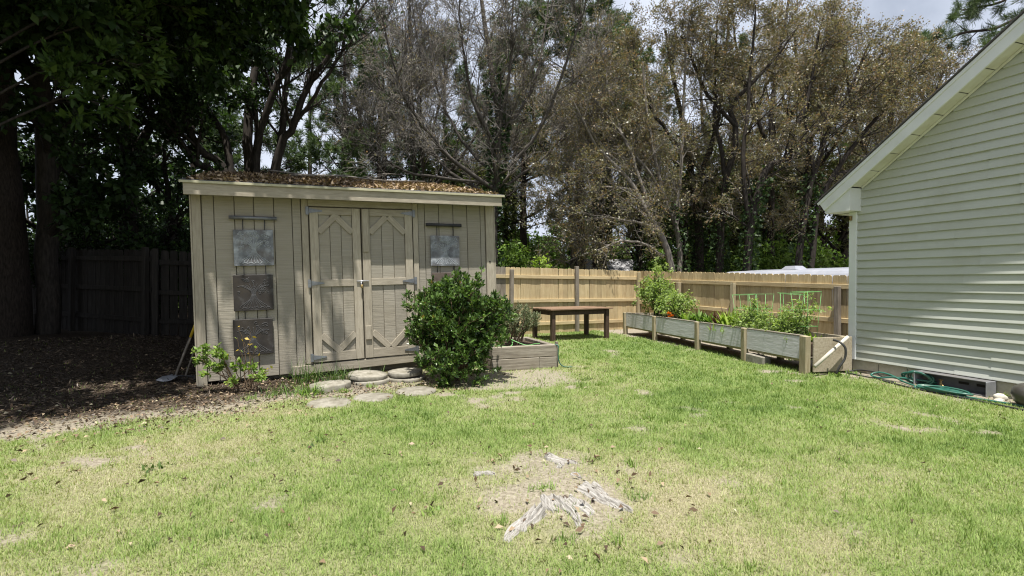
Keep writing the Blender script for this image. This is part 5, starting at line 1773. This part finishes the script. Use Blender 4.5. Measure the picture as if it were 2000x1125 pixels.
for k_, lab, loc, rz, s_ in ((2, 'rust leaved tree deeper behind the ivy wrapped trunk', (9.5, 23.5, -.3), 2.0, 1.1),
                             (5, 'rust leaved tree deeper behind the double trunk', (13.2, 23.5, -.3), 3.6, 1.1),
                             (3, 'rust leaved tree deeper behind the leaning trunk', (5.4, 21.5, -.2), 1.2, .88),
                             (6, 'rust leaved tree deep behind the house eave', (17.0, 24.5, -.3), .6, 1.2),
                             (4, 'rust leaved tree behind the gap above the bench', (3.0, 24.5, -.4), 4.6, 1.1),
                             (7, 'rust leaved tree right of the bent limb, farther back', (11.2, 19.8, -.1), 5.4, .95)):
    copy_tree(RT[k_], lab, loc, rz, s_)

UG = 'dark leafy trees behind the rust leaved trees'
u2 = generic_tree('understory_tree', 'dark leafy tree behind the slim straight grey trunk', (7.2, 20.5, -.1), 6.5, 2.7, 64, 'leaf_olive', (13, 9, 7), 9, .10, .055, group=UG, low=True)
for lab, loc, rz, s_ in (('dark leafy tree behind the bent level limb', (9.6, 21.0, -.1), 1.1, 1.15),
                         ('dark leafy tree behind the tall straight dark trunk', (11.6, 22.0, -.2), 2.0, 1.3),
                         ('dark leafy tree behind the double trunk by the house corner', (13.0, 20.5, -.1), 3.2, 1.1),
                         ('dark leafy tree rising past the house eave', (16.5, 22.0, -.2), 4.4, 1.45),
                         ('dark leafy tree far behind the leaning trunk', (6.9, 27.0, -.5), 5.3, 1.4),
                         ('dark leafy tree far behind the bare tree', (-2.2, 25.0, -.4), .5, 1.5),
                         ('dark leafy tree behind the ivy wrapped trunk', (8.6, 24.5, -.4), 2.8, 1.55)):
    copy_tree(u2, lab, loc, rz, s_)

# pines
PG = 'pines beyond the fence'
pA = clump_tree_pine('pine_tree', 'green pine seen through the stems behind the middle of the shed roof', (-8.0, 27, -.5), 14.5, 81, .22, .28, 2.8, 36, 60, .32, .032, PG)
pB = clump_tree_pine('pine_tree', 'tall pine whose crown tops the gap left of the rust leaved trees', (5.6, 30, -.7), 17.5, 82, .26, .40, 3.0, 36, 60, .34, .034, PG)
for src, lab, loc, rz, s_ in (
        (pA, 'pine behind the fanning stems, left of the nearest pine', (-12.2, 31, -.7), 2.0, 1.05),
        (pB, 'pine between the fanning stems and the bare tree', (-6.0, 24, -.4), 1.0, .78),
        (pB, 'dark pine far behind the corner fence', (-19, 32, -.8), 2.4, 1.0),
        (pA, 'pine trunk just right of the shed above the back fence', (.6, 24.5, -.4), 4.0, 1.0),
        (pB, 'thick pine trunk above the fence post behind the bench', (2.9, 22, -.3), 5.0, .95),
        (pB, 'thin pine trunk right of the thick one above the back fence', (4.0, 24, -.4), 3.4, .85),
        (pA, 'pine trunk above the left end of the back fence', (-.4, 26.5, -.5), .7, .95),
        (pB, 'pine behind the rust leaved crowns in the middle', (14.5, 34, -.9), 1.7, 1.0),
        (pA, 'green pine peeking over the rust crowns beside the house roof', (25.5, 33, -.9), 2.7, 1.18),
        (pA, 'pine close behind the shed roof, left of the bare tree', (-5.3, 20.5, -.2), 1.9, .72),
        (pB, 'pine behind the rightmost fanning stem', (-7.0, 21.5, -.2), 3.3, .72),
        (pA, 'pine behind the leftmost fanning stems', (-10.2, 20.5, -.2), 5.9, .8),
        (pA, 'pine between the two bare trees behind the shed', (-3.0, 23.0, -.3), .3, .85),
        (pB, 'pine filling the view behind the bare tree trunk', (.2, 31, -.7), 2.9, .9),
        (pA, 'pine behind the slim straight grey trunk', (7.6, 29, -.6), .9, 1.0),
        (pA, 'pine behind the double trunk next to the house', (17.5, 29, -.6), 3.9, 1.0),
        (pA, 'pine in the gap between corner fence trees and fanning stems', (-15.5, 25, -.4), 4.8, .95),
        (pA, 'distant pine behind the bare tree crown', (-2.6, 38, -1.2), 5.5, 1.1),
        (pB, 'distant pine behind the leaning trunk', (10.5, 40, -1.3), 4.4, 1.0)):
    copy_tree(src, lab, loc, rz, s_)
nb_ = np.array([19.8, 17.5, 0])
build_tree('pine_tree', 'pine bough with dark needles hanging over the house roof', nb_,
           [[nb_, nb_ + np.array([0, .1, 6]), nb_ + np.array([-.2, 0, 12]), nb_ + np.array([0, 0, 15])],
            [nb_ + np.array([0, 0, 10.2]), at(2040, 10, 17.5), at(1960, 50, 17.4), at(1890, 62, 17.2), at(1842, 78, 17)],
            [nb_ + np.array([-.1, 0, 11.0]), at(2030, -25, 17.6), at(1950, 5, 17.8), at(1880, 20, 18)],
            [nb_ + np.array([-.1, 0, 11.8]), at(2040, -70, 17.2), at(1960, -30, 17), at(1890, -8, 16.8)],
            [nb_ + np.array([0, 0, 9.6]), at(2060, 50, 17), at(2000, 75, 16.8), at(1950, 95, 16.6)]],
           [(.26, .05), (.07, .02), (.07, .02), (.06, .02), (.05, .015)],
           [dict(n=13, t=(.3, 1), ang=(30, 65), ln=(.5, 1.1), P=4, rr=.45, up=.15, wob=.12, rmin=.01),
            dict(n=6, t=(.3, 1), ang=(25, 55), ln=(.2, .45), P=3, rr=.5, up=.25, wob=.1, rmin=.006)],
           dict(n=44, L=.20, W=.014, mat='needle', t0=.15, spread=.02, along=.7, droop=.1, flat=.2), 84, 'bark_pine', 'bark_pine', cat='tree', group=PG)

# sunlit shrubs and far trees beyond the fences
SG = 'sunlit shrubs beyond the back fence'
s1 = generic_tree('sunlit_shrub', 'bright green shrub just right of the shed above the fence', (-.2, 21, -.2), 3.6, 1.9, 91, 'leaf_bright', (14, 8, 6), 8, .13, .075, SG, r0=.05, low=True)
for lab, loc, rz, s_ in (('bright green shrub behind the pine trunks over the back fence', (2.0, 24, -.4), 1.0, 1.0),
                         ('bright green shrub left of the distant grey roof', (2.6, 27.5, -.5), 2.2, .95),
                         ('bright green shrub right of the distant grey roof', (7.4, 25, -.4), 3.1, 1.05),
                         ('green shrub under the level limbs of the leaning trunk', (6.3, 22.5, -.3), 4.1, .8),
                         ('green shrub between the dark trunks over the side fence', (9.2, 23, -.3), 5.1, .95),
                         ('green shrub behind the camper trailer', (12.5, 22, -.3), .6, 1.0),
                         ('pale green shrub in the bright gap left of the shed roof', (-14.2, 22, -.3), 2.7, 1.15),
                         ('low green shrub in the gap between corner fence and shed', (-12.0, 19.5, -.2), 3.6, .8),
                         ('green shrub at the far left beyond the corner fence', (-20, 21, -.3), 1.6, 1.1),
                         ('green shrub hidden low behind the middle of the shed roof', (-5.0, 22, -.3), .2, 1.1),
                         ('green shrub just behind the bare tree trunk', (.9, 27.5, -.5), 5.6, 1.35),
                         ('green shrub behind the ivy wrapped trunk', (7.0, 29, -.6), 4.6, 1.4),
                         ('green shrub farther behind the dark trunks', (12.2, 28, -.5), 2.4, 1.4),
                         ('green shrub behind the double trunk by the house', (10.6, 19.5, -.2), 1.2, 1.1),
                         ('green shrub low behind the tall straight dark trunk', (9.0, 19.0, -.1), 3.3, .9),
                         ('tall green shrub between the bent limb and the double trunk', (11.4, 24.0, -.3), 5.8, 1.5),
                         ('tall green shrub behind the double trunk against the house corner', (14.2, 25.0, -.4), 2.6, 1.5),
                         ('tall green shrub behind the left half of the back fence', (-1.6, 26.0, -.4), 4.9, 1.4)):
    copy_tree(s1, lab, loc, rz, s_)
sapl = generic_tree('young_sapling', 'light green sapling top just over the back fence', (1.45, 15.2, 0), 2.35, .45, 92, 'leaf_lime', (8, 5, 4), 6, .10, .055, None, r0=.02, low=True)
FG = 'trees of the far wood edge'
f1 = generic_tree('far_tree', 'far green tree behind the left part of the shed', (-13, 42, -1.4), 8.5, 4.2, 95, 'leaf_mid', (14, 9, 7), 8, .34, .2, FG, r0=.22, low=True)
spots = [(-34, 40), (-26, 44), (-20, 46), (-6, 47), (1, 46), (7.5, 52), (15, 48), (21, 46), (28, 44), (36, 42), (-42, 36), (44, 38)]
names = ['at the far left edge', 'behind the massive pine trunk', 'behind the forked trunk', 'behind the middle of the shed', 'behind the shed right end', 'behind the distant grey roof', 'behind the ivy wrapped trunk',
         'behind the bent level limb', 'behind the camper', 'behind the house corner', 'beyond the left frame edge', 'behind the house on the right']
for k, ((x, y), nm) in enumerate(zip(spots, names)):
    copy_tree(f1, 'far green tree ' + nm, (x, y, -1.4), k * 1.7, .95 + .14 * ((k * 7) % 4))

# ------------------------------------------------------------------ grass, mulch and fallen leaves
rng = np.random.default_rng(101)


def in_yard(x, y):
    ok = np.ones(len(x), bool)
    # house
    qx = (x - 5.13) * .324 + (y - 7.70) * -.946
    qy = (x - 5.13) * .946 + (y - 7.70) * .324
    ok &= ~((qy > -.06) & (qx > -.1))
    # shed footprint
    ux = (x + 4.017) * .903 + (y - 6.57) * .43
    uy = -(x + 4.017) * .43 + (y - 6.57) * .903
    ok &= ~((ux > -.02) & (ux < 4.2) & (uy > .06) & (uy < 2.6))
    # fences
    ok &= ((x - 3.63) * .44 + (y - 14.8) * -.898) > .05
    ok &= ((x - 3.63) * -.90 + (y - 14.8) * -.44) > .02
    # planter
    ax = (x + .30) * .94 + (y - 7.64) * .34
    ay = -(x + .30) * .34 + (y - 7.64) * .94
    ok &= ~((ax > -.02) & (ax < 1.09) & (ay > -.02) & (ay < 1.26))
    # stepping stones
    for (a, b, r_) in ((-2.30, 6.46, .26), (-1.93, 6.85, .27), (-1.47, 7.08, .25), (-2.03, 5.67, .215), (-1.61, 5.95, .215), (-1.18, 6.27, .225)):
        ok &= np.hypot(x - a, y - b) > r_
    return ok


def scatter(d0, d1, dens, margin=1.06):
    A = (d1 ** 2 - d0 ** 2) * margin
    n = int(A * dens)
    d = np.sqrt(rng.uniform(d0 ** 2, d1 ** 2, n))
    x = rng.uniform(-1, 1, n) * d * margin
    return x, d


VV, TT, NB = [], [], 0
for (d0, d1, dens, L, W) in ((2.2, 3.2, 17000, .042, .0050), (3.2, 4.6, 11000, .043, .0062), (4.6, 6.6, 6000, .045, .0085), (6.6, 9.5, 2900, .047, .012), (9.5, 15.2, 1300, .05, .017)):
    x, y = scatter(d0, d1, dens)
    ok = in_yard(x, y)
    x, y = x[ok], y[ok]
    di, mu, dr_ = dirt_of(x, y), mulch_of(x, y), dry_of(x, y)
    ok = rng.uniform(size=len(x)) > np.clip(di * 1.02 + mu * 1.0, 0, .985)
    x, y, dr_ = x[ok], y[ok], dr_[ok]
    n = len(x)
    z = ground_z(x, y)
    az = rng.uniform(0, 2 * np.pi, n)
    cl = fbm(x, y, 7.0, 3, 61)
    l_ = L * rng.uniform(.45, 1.2, n) * (1.15 - .45 * dr_) * (.55 + .9 * cl)
    w_ = W * rng.uniform(.7, 1.3, n)
    le = rng.uniform(.25, 1.35, n)
    p = np.stack([x, y, z - .004], -1)
    s = np.stack([-np.sin(az), np.cos(az), np.zeros(n)], -1)
    d = np.stack([np.cos(az) * np.sin(le), np.sin(az) * np.sin(le), np.cos(le)], -1)
    VV.append(np.stack([p - s * w_[:, None] / 2, p + s * w_[:, None] / 2, p + d * l_[:, None]], 1).reshape(-1, 3))
    TT.append(np.clip(dr_ * .58 + rng.uniform(.0, .42, n) + .45 * (.5 - cl), 0, 1))
    NB += n
# coarser clumps standing above the mown height
nc = 520
cy = np.sqrt(rng.uniform(2.2 ** 2, 9.5 ** 2, nc))
cx = rng.uniform(-1.02, 1.02, nc) * cy
ok = in_yard(cx, cy) & (mulch_of(cx, cy) < .3) & (fbm(cx, cy, .9, 3, 71) > .46)
cx, cy = cx[ok], cy[ok]
kb = 46
x = np.repeat(cx, kb) + rng.normal(size=len(cx) * kb) * np.repeat(rng.uniform(.02, .06, len(cx)), kb)
y = np.repeat(cy, kb) + rng.normal(size=len(cx) * kb) * np.repeat(rng.uniform(.02, .06, len(cx)), kb)
n = len(x)
az = rng.uniform(0, 2 * np.pi, n)
l_ = np.repeat(rng.uniform(.045, .08, len(cx)), kb) * rng.uniform(.6, 1.15, n)
w_ = .0045 + .0011 * y
le = rng.uniform(.15, 1.2, n)
p = np.stack([x, y, ground_z(x, y) - .004], -1)
s_ = np.stack([-np.sin(az), np.cos(az), np.zeros(n)], -1)
d = np.stack([np.cos(az) * np.sin(le), np.sin(az) * np.sin(le), np.cos(le)], -1)
VV.append(np.stack([p - s_ * w_[:, None] / 2, p + s_ * w_[:, None] / 2, p + d * l_[:, None]], 1).reshape(-1, 3))
TT.append(np.clip(np.repeat(rng.uniform(-.05, .25, len(cx)), kb) + rng.uniform(0, .25, n), 0, 1))
NB += n
V = np.concatenate(VV)
tag(link('grass', fastmesh('grass', V, np.arange(NB * 3).reshape(NB, 3), M['blade'], np.concatenate(TT))), 'short patchy lawn grass, half green and half straw', 'grass', None, 'stuff')
print('blades', NB)

# mulch chips and pine straw in the shaded corner
n = 60000
d = np.sqrt(rng.uniform(4.0 ** 2, 12 ** 2, n))
x = -rng.uniform(.10, 1.08, n) * d
y = d
ok = in_yard(x, y) & (rng.uniform(size=n) < np.clip(mulch_of(x, y) + .45 * sstep(-.3, .25, mulch_edge(x, y)), 0, 1))
x, y = x[ok], y[ok]
n = len(x)
dd = rng.normal(size=(n, 3)) * np.array([1, 1, .25])
V, F = leaves(rng, np.stack([x, y, ground_z(x, y) + rng.uniform(0, .018, n)], -1), dd, .058, .011, .7)
tag(link('leaf_mulch', fastmesh('leaf_mulch', V, F, M['mulchbit'], rng.uniform(0, 1, n))), 'brown leaf mulch and needles in the shaded corner', 'mulch', None, 'stuff')
n = 16000
d = np.sqrt(rng.uniform(2.2 ** 2, 9 ** 2, n))
x = rng.uniform(-1.05, 1.0, n) * d
y = d
pk = .016 + .06 * sstep(1.5, -3.5, x) + .9 * sstep(-.9, .2, mulch_edge(x, y)) * sstep(1.6, .6, mulch_edge(x, y)) + .45 * sstep(1.0, .2, np.hypot(x + 1.2, (y - 6.4) * 1.2)) + .2 * sstep(1.3, .5, np.hypot(x - .3, y - 3.4))
ok = in_yard(x, y) & (rng.uniform(size=n) < pk)
x, y = x[ok], y[ok]
n = len(x)
dd = rng.normal(size=(n, 3)) * np.array([1, 1, .35])
V, F = leaves(rng, np.stack([x, y, ground_z(x, y) + .012 + rng.uniform(0, .012, n)], -1), dd, .042, .020, .55, .5)
tag(link('fallen_leaves', fastmesh('fallen_leaves', V, F, M['deadleaf'], rng.uniform(0, 1, n))), 'scattered brown dead leaves on the lawn', 'leaves', None, 'stuff')
tri = sum(len(m_.loop_triangles) if m_.calc_loop_triangles() is None else 0 for m_ in bpy.data.meshes)
print('triangles', tri)
